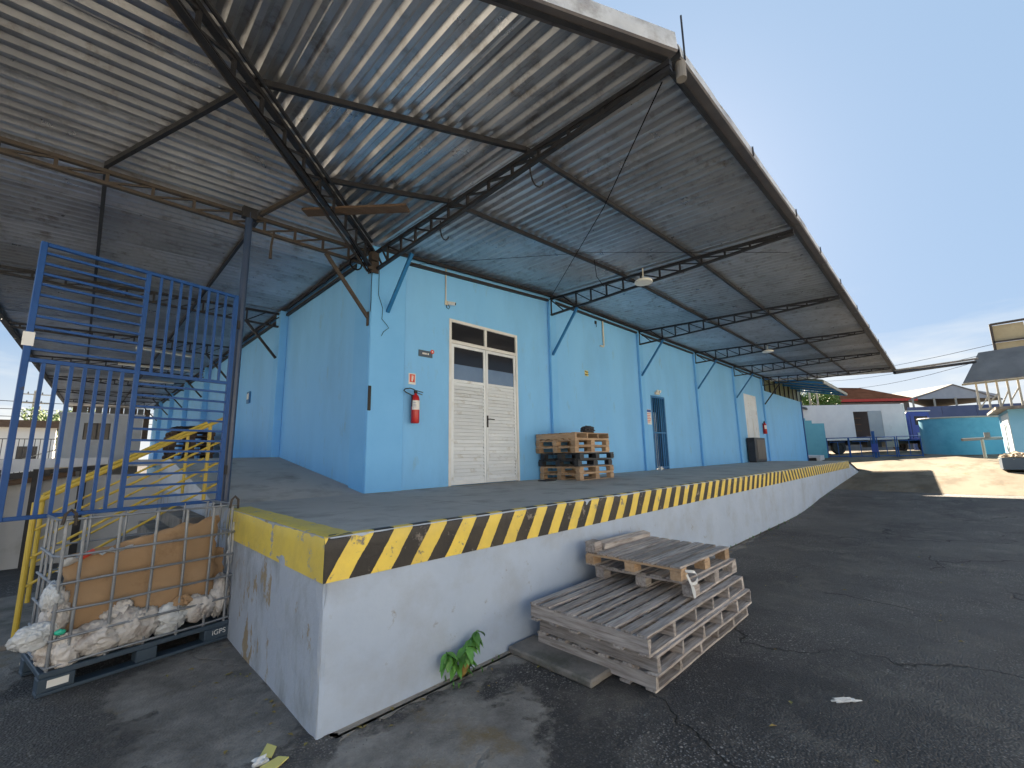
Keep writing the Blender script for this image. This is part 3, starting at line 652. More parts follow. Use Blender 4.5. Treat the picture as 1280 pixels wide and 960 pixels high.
m_ = MB(); m_.tube([(1.42, -.03, 3.21), (1.50, -.13, 3.185)], .032, 12); m_.build('camera_body', 'white', t)
MB().tube([(1.50, -.13, 3.185), (1.503, -.134, 3.184)], .024, 12).build('lens', 'glass_dark', t)
MB().tube([(1.39, -.02, 3.17), (1.38, -.03, 3.12), (1.41, -.05, 3.09), (1.44, -.04, 3.13), (1.41, -.03, 3.2)], .006, 6).build('cable_loop', 'cable', t)
c = MB().tube([(1.375, -.015, 3.25), (1.372, -.015, 3.7), (1.372, -.015, 3.95)], .011, 8).build('conduit', 'pvc')
tag(c, 'thin cream conduit running up from the camera over the louvred door', 'conduit')
c = MB().tube([(6.25, -.03, 3.24), (6.40, -.03, 3.24), (6.42, -.03, 3.28), (6.42, -.03, 3.93)], .022, 8).build('conduit', 'pvc')
tag(c, 'thick cream conduit with a bent foot high on the second wall bay', 'conduit')
t = thing('wall_socket', 'tiny dark cable outlet beside the thick cream conduit', 'outlet', (6.12, -.01, 3.84))
MB().box((6.09, -.02, 3.80), (6.16, -.001, 3.88)).build('outlet_box', 'steel', t)
MB().tube([(6.12, -.02, 3.80), (6.125, -.035, 3.75), (6.12, -.02, 3.71)], .007, 5).build('cable_end', 'cable', t)
t = thing('black_slot', 'upright narrow black strip fixed to the corner column', 'bumper strip', (.02, -.06, 1.19))
MB().box((-.06, -.074, 1.19), (-.012, -.0555, 1.56)).build('strip', 'black', t, bevel=.006)
t = thing('exit_sign', 'small yellowish square sign with dark blocks in the second bay', 'sign', (5.62, -.003, 2.44))
MB().box((5.55, -.006, 2.375), (5.69, -.001, 2.51)).build('plate', 'yellow_print', t)
m_ = MB()
for a in ((5.562, 2.465), (5.60, 2.455), (5.562, 2.39), (5.60, 2.39), (5.655, 2.455), (5.655, 2.40)): m_.box((a[0], -.0085, a[1]), (a[0]+.03, -.0065, a[1]+.035))
m_.build('symbol', 'black', t)
t = thing('notice_board', 'white notice with a blue heading and red lines left of the barred door', 'poster', (8.6, -.003, 1.5))
MB().box((8.42, -.008, 1.30), (8.78, -.001, 1.74)).build('sheet', 'white', t)
MB().box((8.43, -.0105, 1.655), (8.77, -.0085, 1.73)).build('heading_band', 'blue_print', t)
m_ = MB()
for k in range(6): m_.box((8.45, -.0105, 1.60-k*.048), (8.75-.03*(k % 3), -.0085, 1.618-k*.048))
m_.build('text_line', 'red_print', t)
t = thing('emergency_light', 'pair of small emergency lamps above the barred blue door', 'lamp', (9.2, -.03, 2.27))
MB().box((9.10, -.05, 2.22), (9.34, -.001, 2.29)).build('lamp_base', 'pvc', t)
for x in (9.14, 9.30): MB().tube([(x, -.05, 2.32), (x, -.1, 2.31)], [.03, .045], 10).build('lamp_head', 'lamp', t)
t = thing('metal_cabinet', 'low dark grey cabinet standing in front of the far white door', 'cabinet', (17.9, -.3, 0))
MB().box((17.05, -.35, .03), (18.55, -.05, 1.03)).build('cabinet_body', 'black_plastic', t, bevel=.01)
MB().box((17.3, -.365, .12), (18.45, -.351, .95)).build('cabinet_door', 'roof_grey', t, bevel=.004)
MB().box((17.1, -.34, .0), (18.5, -.06, .029)).build('plinth', 'black', t)
t = thing('wall_switch', 'small blue and white box on the left wall above the ramp', 'switch box', (-.02, 6.6, 2.2))
MB().box((-.04, 6.5, 1.95), (-.001, 6.75, 2.25)).build('box', 'steel_blue', t)
MB().box((-.046, 6.54, 2.05), (-.041, 6.71, 2.2)).build('cover', 'white', t)
# debris on the dock floor
t = MB().box((3.25, -.62, .0), (3.55, -.42, .018), .008).build('scrap_cloth', 'brown_cloth'); tag(t, 'flat dark scrap on the dock floor beside the wall pallets', 'scrap')
t = MB().box((8.55, -.3, .0), (8.65, -.22, .10), .006).build('bottle_scrap', 'plastic_white'); tag(t, 'tiny white bottle on the floor left of the barred door', 'bottle')
# end wall in a lighter blue beyond the last pilaster, with mossy sheets above
t = thing('end_wall', 'paler blue yard wall continuing past the end of the warehouse', 'wall', (24, 0, 0))
MB().box((20.45, -.02, -1.2), (28.1, .16, 3.38)).build('wall_face', 'wall', t)
MB().box((28.1, -.06, -.6), (28.25, .2, 3.40)).build('end_post', 'gate_blue', t)
t = thing('sheet_screen', 'greenish translucent sheet screen standing above the pale end wall', 'screen', (24, .3, 3.3))
for k in range(9):
    x = 20.9+k*1.0
    MB().box((x, .30, 3.3), (x+.985, .33, 4.55)).build('screen_sheet', 'green_sheet', t)
m_ = MB(); m_.box((20.8, .22, 3.36), (29.9, .28, 3.42)); 
for k in range(10): m_.box((20.83+k, .24, 3.3), (20.87+k, .29, 4.6))
m_.build('screen_frame', 'steel', t)
# ------------------------------------------------------------------ canopy
CA = thing('canopy', 'corrugated metal canopy on dark lattice trusses wrapping round the warehouse corner', 'canopy', (0, 0, 3.8))
EY = -4.9; EX = -4.8; XE = 22.0; YE = 28.2
HX = -3.3                                     # where the chamfered corner eave meets the hip
def zr(x, y):
    if x >= 0: k = min(x/4.2, 1); return 3.80+.30*k+(.03+.02*k)*min(y, 0)
    if y >= 0: return 3.80+.03*min(x, 0)
    return 3.80-.03*max(-x, -y)
def ye(x):                                    # outer edge of the part whose ribs run along y
    return EY if x >= 0 else EY+(-x)*((EY-HX)/HX)
def xe(y):
    return EX+.036*y if y >= 0 else EX+(-y)*((EX-HX)/HX)
PITCH = .15; AMP = .038
def profile(u0, n):
    pts = []
    for k in range(n):
        b = u0+k*PITCH
        pts += [(b, 0), (b+.042, 0), (b+.075, AMP), (b+.117, AMP)]
    pts.append((u0+n*PITCH, 0)); return pts
def roof_sheet(axis, u0, n=7):
    """ribs along y (axis 'y') or along x (axis 'x')"""
    j = random.uniform(-.003, .003); tl = random.uniform(-.004, .004)
    rows = []
    for (u, h) in profile(u0, n)+[(u0+n*PITCH+.040, -.004), (u0+n*PITCH+.048, -.011)]:
        if axis == 'y':
            a = 0 if u >= 0 else u; b = ye(u)+random.uniform(-.008, .008)
            if u < 0 and b > a-.02: continue
            P = lambda s: Vector((u, a+(b-a)*s, 0))
        else:
            a = 0 if u >= 0 else u; b = xe(u)
            if u < 0 and b > a-.02: continue
            P = lambda s: Vector((a+(b-a)*s, u, 0))
        r = []
        for k in range(7):
            p = P(k/6); sag = .010*noise.noise(Vector((p.x*.9, p.y*.9, 2.2)))
            r.append((p.x, p.y, zr(p.x, p.y)+h+j+tl*(k/6)+sag))
        rows.append(r)
    if len(rows) < 2: return
    vs = [v for r in rows for v in r]; fs = []
    for i in range(len(rows)-1):
        for k in range(6): fs.append((i*7+k, (i+1)*7+k, (i+1)*7+k+1, i*7+k+1))
    MB().add(vs, fs).build('roof_sheet', 'galv', CA)
CW = PITCH*7
u = -CW*4
while u < XE-.3: roof_sheet('y', u); u += CW
u = -CW*4
while u < YE-.3: roof_sheet('x', u); u += CW
PUR = .075
def purlin(p, q, mat='steel', w=.038, h=None):
    h = h or .055
    n = max(1, int((Vector(q)-Vector(p)).length/4)); m_ = MB()
    for i in range(n):
        a = Vector(p).lerp(Vector(q), i/n); b = Vector(p).lerp(Vector(q), (i+1)/n)
        za = zr(a.x, a.y)-.01-h/2; zb = zr(b.x, b.y)-.01-h/2
        m_.beam((a.x, a.y, za), (b.x, b.y, zb), w, h)
    return m_.build('purlin', mat, CA)
for y in (-.09, -1.92, -3.28, -4.80): 
    purlin((.06 if y > -.5 else 0, y, 0), (4.2, y, 0)); purlin((4.21, y, 0), (XE, y, 0))
for x in (-.09, -1.60, -3.10): purlin((x, 0.06 if x > -.5 else 0, 0), (x, YE, 0))
purlin((EX+.08, 0, 0), (xe(YE)+.08, YE, 0))
for (p, q) in (((0, -3.28), (-2.24, -2.24)), ((-3.10, 0), (-2.24, -2.24)), ((0, -1.92), (-1.27, -1.27)), ((-1.60, 0), (-1.27, -1.27)), ((0, -4.82), (HX+.05, HX+.05)), ((EX+.08, 0), (HX+.05, HX+.05))):
    purlin((*p, 0), (*q, 0), 'steel_rust' if p == (-1.60, 0) else 'steel')
# wall angle under the sheets
def wall_angle(a, b):
    m_ = MB(); m_.beam(a, b, .05, .05); m_.build('wall_angle', 'steel', CA)
wall_angle((.56, -.03, 3.70), (4.2, -.03, 3.955)); wall_angle((4.45, -.03, 3.96), (20.3, -.03, 3.96)); wall_angle((-.03, .52, 3.66), (-.03, 28, 3.66))

def truss(px, py, dx, dy, L, depth, end_depth, mat='steel', first=.78, step=.38, drop=.115, name='truss', arc=0):
    """lattice cantilever: top chord follows the roof, bottom chord rises to the eave"""
    def top(d): return Vector((px+dx*d, py+dy*d, zr(px+dx*d, py+dy*d)-drop))
    def bot(d):
        t_ = d/L; t = top(d); return t-Vector((0, 0, depth*(1-t_)+end_depth*t_))
    T = sub(name, CA, (px, py, top(0).z))
    m_ = MB(); n = 6
    for i in range(n): m_.beam(top(.06+(L-.06)*i/n), top(.06+(L-.06)*(i+1)/n), .05, .042)
    m_.build('top_chord', mat, T)
    m_ = MB()
    for i in range(n): m_.beam(bot(.06+(L-.06)*i/n), bot(.06+(L-.06)*(i+1)/n), .05, .036)
    m_.build('bottom_chord', mat, T)
    d = .08; prev = None
    ds = [.08]
    x = first
    while x < L-.12: ds.append(x); x += step
    for i, d in enumerate(ds):
        t_ = top(d); b_ = bot(d); t_.z -= .018; b_.z += .016
        MB().beam(t_, b_, .026, .03, (dx, dy, 0)).build('strut', mat, T)
        if i+1 < len(ds):
            e = ds[i+1]; 
            if i == 0: e = ds[0]+(ds[1]-ds[0])*.5; b2 = bot(e); b2.z += .016; MB().beam(t_, b2, .02, .022).build('diagonal', mat, T)
            if i == 0: t_ = top(e); t_.z -= .018
            e = ds[i+1]; b2 = bot(e); b2.z += .016
            MB().beam(t_, b2, .02, .022).build('diagonal', mat, T)
    return T
truss(.0, 0, 0, -1, 4.85, .29, .05, first=.42)                     # at the building corner, towards the eave
for i in range(5): truss(4.25+4*i, 0, 0, -1, 4.8, .38, .05, mat='steel')
truss(0, 0.0, -1, 0, 4.5, .22, .10, mat='steel_rust', first=.42)
for i in range(6): truss(0, 3.955+4*i+.12, -1, 0, -xe(4+4*i)-.15, .30, .08, mat='steel')
h = truss(0, 0, -.7071, -.7071, 4.62, .30, .16, mat='steel', first=.42, drop=.10, name='hip_truss')
# twin rusty tubes and cables along the hip
def hp(d, off, z): 
    x = -.7071*d+off*.7071; y = -.7071*d-off*.7071; return (x, y, 3.80-.03*(.7071*d)+z)
MB().tube([hp(.1, -.07, -.44), hp(1.5, -.085, -.34), hp(3, -.08, -.26), hp(4.6, -.08, -.2)], .018, 8).build('brace_tube', 'steel_rust', CA)
MB().tube([hp(.3, .05, -.06), hp(4.6, .06, -.06)], .020, 8).build('hip_tube', 'steel', CA)
MB().tube([hp(.4, -.05, -.07), hp(4.6, -.055, -.07)], .018, 8).build('hip_tube', 'steel', CA)
# corner junction plates
m_ = MB(); m_.box((-.10, -.10, 3.32), (-.085, .0, 3.66)); m_.box((-.10, -.115, 3.32), (.02, -.10, 3.66)); m_.box((-.16, -.16, 3.34), (-.10, -.10, 3.40)); m_.box((-.12, -.17, 3.50), (-.02, -.12, 3.62))
m_.build('gusset_plate', 'steel_rust', CA)
# raking braces from the pilasters
MB().beam((.22, -.06, 2.76), (.22, -.74, 3.50), .05, .045).build('raking_brace', 'steel_blue', CA)
MB().beam((-.05, .03, 2.62), (-.74, .03, 3.46), .045, .045).build('raking_brace', 'steel_rust', CA)
MB().box((-.075, .0, 2.5), (-.0555, .05, 2.72)).build('brace_foot', 'steel_rust', CA)
for i in range(5): 
    MB().beam((4.25+4*i, -.08, 2.68), (4.25+4*i, -.80, 3.60), .045, .045).build('raking_brace', 'steel_blue' if i < 4 else 'steel', CA)
for i in range(6): MB().beam((-.17, 3.955+4*i+.12, 2.68), (-.80, 3.955+4*i+.12, 3.42), .045, .045).build('raking_brace', 'steel', CA)
# eave flashing: an upright zinc face over a dark lip
def fascia(a, b, inward, za, zb, n=24, seed=0, hh=.14):
    a = Vector(a); b = Vector(b); inward = Vector(inward).normalized(); vs = []; fs = []
    prof = [(.14, -.02), (.0, -.045), (-.012, -.03), (-.006, hh*.5), (.0, hh), (.025, hh+.008), (.10, hh-.02)]
    k = len(prof)
    for i in range(n+1):
        p = a.lerp(b, i/n); z = za+(zb-za)*i/n
        wv = .022*noise.noise(Vector((p.x*.8+seed, p.y*.8, 1)))+.012*noise.noise(Vector((p.x*2.7+seed, p.y*2.7, 5)))
        for (u_, w_) in prof:
            q = p+inward*(u_+wv*.8*(w_ > 0)); vs.append((q.x, q.y, z+w_+(wv if w_ > 0 else 0)))
    for i in range(n):
        for j in range(k-1): fs.append((i*k+j, (i+1)*k+j, (i+1)*k+j+1, i*k+j+1))
    f1 = [f for q_, f in enumerate(fs) if q_ % (k-1) >= 2]; f0 = [f for q_, f in enumerate(fs) if q_ % (k-1) < 2]
    MB().add(vs, f1).build('eave_flashing', 'fascia', CA); MB().add(vs, f0).build('eave_lip', 'lip', CA)
def seg(a, b, inward, step=2.04):
    a = Vector(a); b = Vector(b); n = max(1, round((b-a).length/step))
    for i in range(n):
        p = a.lerp(b, i/n+.001); q = a.lerp(b, (i+1)/n-.0005)
        fascia(p, q, inward, zr(p.x, p.y+.01)-.02, zr(q.x, q.y+.01)-.02, seed=i*.0, hh=.14 if inward[0] else .085)
seg((.06, EY, 0), (4.2, EY, 0), (0, 1, 0)); seg((4.2, EY, 0), (XE, EY, 0), (0, 1, 0))
seg((.0, EY-.01, 0), (HX, HX, 0), (.45, 1, 0)); seg((HX, HX, 0), (EX, 0, 0), (1, .45, 0)); seg((EX, 0, 0), (xe(YE), YE, 0), (1, 0, 0))
# rods standing along the eave, a stub of pipe at the corner
for x in (.12, 1.9, 3.9, 5.6, 7.6, 9.9, 12.2, 14.6, 17): 
    z = zr(x, EY); MB().tube([(x, EY-.02, z-.06), (x, EY-.02, z+(.36 if x < 1 else .05))], .008, 6).build('eave_rod', 'steel', CA)
MB().tube([(.12, EY+.02, 3.60), (.12, EY+.02, 3.45)], .040, 14, cap=True).build('pipe_stub', 'roof_grey', CA)
# end of the canopy
MB().beam((XE, EY, zr(XE, EY)-.04), (XE, 0, zr(XE, 0)-.04), .05, .1).build('end_trim', 'fascia', CA)
MB().beam((0, YE, zr(0, YE)-.04), (xe(YE), YE, zr(EX, YE)-.04), .05, .1).build('end_trim', 'fascia', CA)
# hooks
def hook(x, y, z, s=1, ang=0):
    c, sn = cos(ang), sin(ang)
    pts = [(0, .0), (0, -.16), (.02, -.26), (.05, -.32), (.09, -.34), (.125, -.31), (.13, -.28)]
    o = MB().tube([(x+a*s*c, y+a*s*sn, z+b*s) for a, b in pts], .009, 6).build('wire_hook', 'steel'); return o
tag(hook(.02, -3.32, 3.56, 1, -.8), 'long bent rod hook hanging from the corner truss near the eave', 'hook', 'hooks hanging from the trusses')
tag(hook(.02, -1.74, 3.52, .8, -.8), 'short rod hook hanging from the corner truss close to the wall', 'hook', 'hooks hanging from the trusses')
tag(MB().tube([(-1.45, -.02, 3.50), (-1.47, -.02, 3.3), (-1.47, -.02, 3.12)], [.014, .014, .02], 6).build('hanging_rod', 'steel_rust'), 'short rusty rod hanging from the brown truss beside the blue post', 'rod')
# tie wires
tag(MB().tube([(.05, -4.75, 3.47), (1.6, -3.2, 3.72), (4.2, -.05, 3.93)], .006, 5).build('tie_wire', 'cable'), 'diagonal wire from the canopy corner down to the first lattice truss', 'wire')
tag(MB().tube([(.5, -.1, 3.62), (2.5, -2.4, 3.68), (4.7, -4.6, 3.62)], .004, 5).build('tie_wire', 'cable'), 'thin level wire crossing under the canopy above the doors', 'wire')
tag(MB().tube([(3.0, -2.1, 3.82), (3.2, -2.0, 3.6), (3.5, -1.95, 3.52), (3.7, -1.95, 3.6)], .006, 5).build('loose_cable', 'cable'), 'short cable drooping from the middle purlin near the round lamp', 'cable')
for k, (o_, z_, r_) in enumerate(((-.02, -.50, .010), (.02, -.52, .008))):
    tag(MB().tube([hp(.2, o_, z_), hp(1.2, o_, z_+.16), hp(2.4, o_+.02, z_+.20), hp(3.6, o_, z_+.22), hp(4.5, o_, z_+.27)], r_, 6).build('power_cable', 'cable'), ['thicker black cable clipped along the hip truss', 'thinner black cable clipped along the hip truss'][k], 'cable')
tag(MB().tube([(-.07, -.09, 3.4), (-.075, -.075, 3.2), (-.075, -.075, 3.1), (-.07, -.075, 2.9), (-.075, -.07, 2.7)], .005, 5).build('loose_cable', 'cable'), 'thin cable dangling down the left side of the corner column', 'cable')
tag(MB().tube([(.05, -.075, 3.4), (.05, -.075, 3.0), (.13, -.07, 2.8), (.12, -.075, 2.62), (.2, -.075, 2.55), (.24, -.075, 2.5), (.15, -.075, 2.42), (.12, -.075, 2.35)], .004, 5).build('loose_cable', 'cable'), 'thin crinkled cable loose on the corner column under the blue brace', 'cable')
tag(MB().tube([(-.32+.09*cos(a), -.05, 3.40+.09*sin(a)) for a in [k*2*pi/14 for k in range(14)]], .012, 6, closed=True).build('cable_coil', 'cable'), 'small coil of black cable hung at the corner bracket', 'cable coil')
o = MB().beam((-1.25, -.55, 3.64), (-.35, -1.55, 3.63), .16, .03).build('wooden_plank', 'wood_dark'); tag(o, 'brown plank laid across the hip truss above the building corner', 'plank')
# lamps
def disc_lamp(x, y, label):
    z = zr(x, y)-.1; t = thing('disc_lamp', label, 'lamp', (x, y, z-.3), 'round lamps under the canopy')
    MB().tube([(x, y, z), (x, y, z-.22)], .012, 8).build('stem', 'pvc', t)
    MB().tube([(x, y, z-.22), (x, y, z-.245), (x, y, z-.275), (x, y, z-.285)], [.09, .155, .165, .155], 28).build('lamp_shade', 'lamp', t, smooth=False)
disc_lamp(4.05, -2.45, 'nearest round white lamp hanging below the first lattice truss')
disc_lamp(12.3, -2.36, 'farther round white lamp hanging towards the far end of the canopy')
for k, (a, b, l) in enumerate((((-2.25, 8.0, 3.32), (-1.0, 8.35, 3.32), 'nearest of the white tube lamps under the left canopy'), ((-2.45, 10.7, 3.32), (-.75, 10.7, 3.32), 'middle white tube lamp under the left canopy'), ((-2.3, 13.6, 3.3), (-.8, 13.6, 3.3), 'farthest white tube lamp under the left canopy'))):
    a = Vector(a); b = Vector(b); t = thing('tube_lamp', l, 'lamp', (a+b)/2, 'fluorescent tubes under the left canopy')
    MB().tube([a, b], .02, 8).build('tube', 'lamp', t); MB().beam(a+Vector((0, 0, .035)), b+Vector((0, 0, .035)), .05, .03).build('batten', 'frame_pale', t)
# post under the canopy
t = thing('canopy_post', 'tall dark blue steel post beside the stair head under the canopy', 'post', (-1.72, -.22, 0))
PX, PY = -1.775, -.165
MB().tube([(PX, PY, 0.02), (PX, PY, 3.58)], .041, 16).build('shaft', 'post_blue', t, smooth=False)
MB().box((PX-.1, PY-.1, .0), (PX+.1, PY+.1, .018)).build('base_plate', 'steel', t)
MB().box((PX-.08, PY-.04, 3.5), (PX+.08, PY+.04, 3.64)).build('head_plate', 'steel', t)
# gate
def gate():
    hx, hy = -1.83, -.22; d = Vector((-.975, -.222, 0)); Wg = 1.63; z0, z1, zm = .05, 2.45, 1.385
    t = thing('barred_gate', 'tall blue barred steel gate standing open beside the stair head', 'gate', (hx, hy, z0))
    P = lambda s, z: Vector((hx, hy, 0))+d*s+Vector((0, 0, z))
    sm = .86
    for s in (0.02, Wg-.02): MB().beam(P(s, z0-.0), P(s, z1), .042, .042, (d.x, d.y, 0)).build('stile', 'gate_blue', t, bevel=.003)
    MB().beam(P(sm, z0+.02), P(sm, z1-.02), .038, .038, (d.x, d.y, 0)).build('stile', 'gate_blue', t, bevel=.003)
    for z in (z0+.018, z1-.018):
        MB().beam(P(.042, z), P(Wg-.042, z), .034, .034).build('rail', 'gate_blue', t, bevel=.003)
    MB().beam(P(.042, zm), P(sm-.02, zm), .034, .034).build('rail', 'gate_blue', t); MB().beam(P(sm+.02, zm), P(Wg-.042, zm), .034, .034).build('rail', 'gate_blue', t)
    nb = 9
    for k in range(1, nb): 
        s = .042+(sm-.062)*k/nb; MB().beam(P(s, zm+.018), P(s, z1-.035), .022, .022, (d.x, d.y, 0)).build('bar', 'gate_blue', t)
    for k in range(1, 8):
        s = sm+.02+(Wg-.062-sm)*k/8; MB().beam(P(s, z0+.036), P(s, zm-.018), .026, .026, (d.x, d.y, 0)).build('bar', 'gate_blue', t)
    for k in range(1, 11):
        z = zm+(z1-zm)*k/11; MB().beam(P(sm+.02, z), P(Wg-.042, z), .022, .022).build('bar', 'gate_blue', t)
    for k in range(1, 12):
        z = z0+(zm-z0)*k/12; MB().beam(P(.042, z), P(sm-.02, z), .022, .022).build('bar', 'gate_blue', t)
    MB().box(tuple(P(Wg-.02, 1.50)+Vector((-.035, -.026, 0))), tuple(P(Wg-.02, 1.62)+Vector((.035, -.0215, 0)))).build('lock_plate', 'white', t)
    for z in (.4, 2.1): MB().tube([P(-.03, z-.05), P(-.03, z+.05)], .016, 8).build('hinge', 'steel', t)
gate()
# stairs and yellow rails, climbing towards +x up to the dock's left side
t = thing('concrete_stairs', 'grey concrete steps behind the wire cage climbing to the dock', 'stairs', (-2.6, 1.2, GZ))
ns = 7; rise = (0-GZ)/ns
for k in range(ns-1):
    x0 = -3.15+k*.215; MB().box((x0, .52, GZ-.05 if k == 0 else GZ+rise*k-.03), (DX0-.004, 2.35, GZ+rise*(k+1)), .003).build('step', 'conc_dark', t, bevel=.008)
MB().box((-3.5, .3, GZ-.05), (-3.155, 2.5, GZ+.05), .004).build('landing', 'conc_dark', t, bevel=.01)
def stair_rail(y, label, dz=0, x0=-3.25, x1=-1.87):
    t = thing('stair_railing', label, 'railing', (x0, y, GZ), 'yellow railings of the stairs')
    zb, zt_ = .13+dz, .95+dz; sl = (zt_-zb)/(x1-x0); Z = lambda x, o=0: zb+sl*(x-x0)-o
    MB().tube([(x0, y, GZ), (x0, y, Z(x0))], .024, 10).build('post', 'yellow_rail', t)
    MB().tube([(x1, y, 0.005), (x1, y, Z(x1))], .020, 10).build('post', 'yellow_rail', t)
    MB().tube([(x0, y, Z(x0)), (x1+.22, y, Z(x1+.22))], .022, 10).build('handrail', 'yellow_rail', t)
    for o in (.28, .54, .80): MB().tube([(x0+.02, y, Z(x0+.02, o)), (x1+.22, y, Z(x1+.22, o))], .0135, 8).build('bar', 'yellow_rail', t)
stair_rail(.44, 'near yellow tube railing of the concrete stairs')
stair_rail(1.95, 'far yellow tube railing of the concrete stairs')
# ------------------------------------------------------------------ pallets
def stringer_pallet(name, label, x0, y0, z0, LX, LY, H=.135, mat='wood_grey', nst=6, nb=9, group=None, seed=0, rot=0):
    t = thing(name, label, 'pallet', (x0, y0, z0), group)
    rnd = random.Random(seed); T = .018; hs = H-2*T
    ycross = 'wood_grey_y' if mat == 'wood_grey' else mat
    for k in range(nst):
        x = .02+(LX-.04)*k/(nst-1)
        me = board(LY, hs, .036, seed+k, mat=mat); o = link('stringer', me, t, (x+rnd.uniform(-.006, .006)*(0 < k < nst-1), LY/2, T+hs/2))
        o.rotation_euler = (pi/2, 0, pi/2)
    bw = LY/nb*.68
    for lay, z, cnt in ((0, T/2, 6), (1, H-T/2, nb)):
        for k in range(cnt):
            y = bw/2+(LY-bw)*k/(cnt-1)
            me = board(LX+.004, bw*(rnd.choice((.95, 1.0, .9))), T, seed*3+(k % 4)+lay*5, mat=mat)
            o = link('top_board' if lay else 'bottom_board', me, t, (LX/2+rnd.uniform(-.008, .008), y, z)); o.rotation_euler = (rnd.uniform(-.012, .012), rnd.uniform(-.003, .003), rnd.uniform(-.006, .006))
    t.rotation_euler = (0, 0, rot)
    return t
def block_pallet(name, label, x0, y0, z0, LX, LY, H=.13, mat='wood_tan', group=None, seed=0, nb=7, rot=0, tilt=0, bmat=None):
    t = thing(name, label, 'pallet', (x0, y0, z0), group); rnd = random.Random(seed); T = .018; bh = H-3*T
    bx = .12
    for k in range(3):      # bottom skids and cross bearers along x / y
        y = .05+(LY-.10)*k/2
        me = board(LX, .10, T, 100+seed+k, mat=mat); link('skid', me, t, (LX/2, y, T/2))
        for j in range(3):
            x = .05+(LX-.10)*j/2
            me = board(.13, .10, bh, 140+(seed+j+k) % 5, jit=.002, mat=bmat or mat); o = link('block', me, t, (x, y, T+bh/2)); o.rotation_euler = (0, 0, rnd.uniform(-.05, .05))
    for j in range(3):
        x = .05+(LX-.10)*j/2; me = board(LY, .11, T, 160+j+seed, mat=bmat or mat); o = link('bearer', me, t, (x, LY/2, H-1.5*T)); o.rotation_euler = (0, 0, pi/2)
    for k in range(nb):
        bw = LY/nb*.76; y = bw/2+(LY-bw)*k/(nb-1); me = board(LX+.006, bw, T, 180+(k+seed) % 5, mat=mat)
        o = link('top_board', me, t, (LX/2+rnd.uniform(-.008, .008), y, H-T/2)); o.rotation_euler = (0, rnd.uniform(-.004, .004), rnd.uniform(-.007, .007))
    t.rotation_euler = (0, tilt, rot)
    return t
G1 = 'weathered pallets stacked on the asphalt by the dock'
for k, (l, dx, dy, r) in enumerate((('lowest weathered long pallet of the stack on the asphalt', .05, .03, .004), ('middle weathered long pallet of the stack on the asphalt', .02, -.01, -.006), ('third weathered long pallet carrying two shorter pallets', -.06, .01, .002))):
    stringer_pallet('wooden_pallet', l, -.02+dx, -4.38+dy, GZ+.003+k*.136, 2.0 if k < 2 else 2.0, 1.10, group=G1, seed=11+k*7, rot=r)
Z1 = GZ+.003+3*.136
block_pallet('wooden_pallet', 'shorter dark pallet just under the topmost one by the dock', .92, -4.29, Z1+.004, 1.12, 1.0, mat='wood_grey', group=G1, seed=3, rot=.02)
block_pallet('wooden_pallet', 'topmost short pallet by the dock with tan blocks and a white strap', .80, -4.24, Z1+.14, 1.12, 1.0, mat='wood_grey', bmat='wood_tan', group=G1, seed=5, nb=8, rot=-.01)
me = board(1.0, .10, .055, 77, mat='wood_grey'); o = link('loose_timber', me, None, (1.48, -3.30, Z1+.14+.13+.03)); o.rotation_euler = (.2, .02, .02)
tag(o, 'loose weathered timber lying along the back of the topmost pallet', 'timber')
me = board(.13, .11, .10, 78, mat='wood_grey'); o = link('loose_block', me, None, (.86, -3.30, Z1+.14+.13+.051))
tag(o, 'loose cube of grey wood at the back corner of the topmost pallet', 'wood block')
t = thing('white_strap', 'white plastic strap looped round the near corner of the topmost pallet', 'strap', (.80, -4.25, Z1+.1))
sx, sy, sz = .84, -4.25, Z1+.19
def ribbon(mb, pts, w, wdir):
    vs = []; fs = []; wv = Vector(wdir).normalized()*w/2
    for p in pts: vs += [Vector(p)-wv, Vector(p)+wv]
    for i in range(len(pts)-1): fs.append((2*i, 2*i+1, 2*i+3, 2*i+2))
    mb.add(vs, fs)
m_ = MB(); ribbon(m_, [(sx+.02, sy, sz+.04), (sx+.05, sy-.045, sz+.04), (sx+.085, sy-.055, sz+.03), (sx+.115, sy-.06, sz+.0), (sx+.12, sy-.06, sz-.03), (sx+.105, sy-.055, sz-.055), (sx+.07, sy-.05, sz-.065), (sx+.03, sy-.045, sz-.055)], .024, (0, .3, 1)); m_.build('loop', 'plastic_white', t)
m_ = MB(); ribbon(m_, [(sx+.0, sy-.02, sz+.02), (sx+.01, sy-.05, sz-.06), (sx+.015, sy-.06, sz-.13), (sx+.03, sy-.065, sz-.17), (sx+.045, sy-.06, sz-.13), (sx+.035, sy-.05, sz-.08)], .032, (1, 0, .15)); m_.build('tail', 'plastic_white', t)
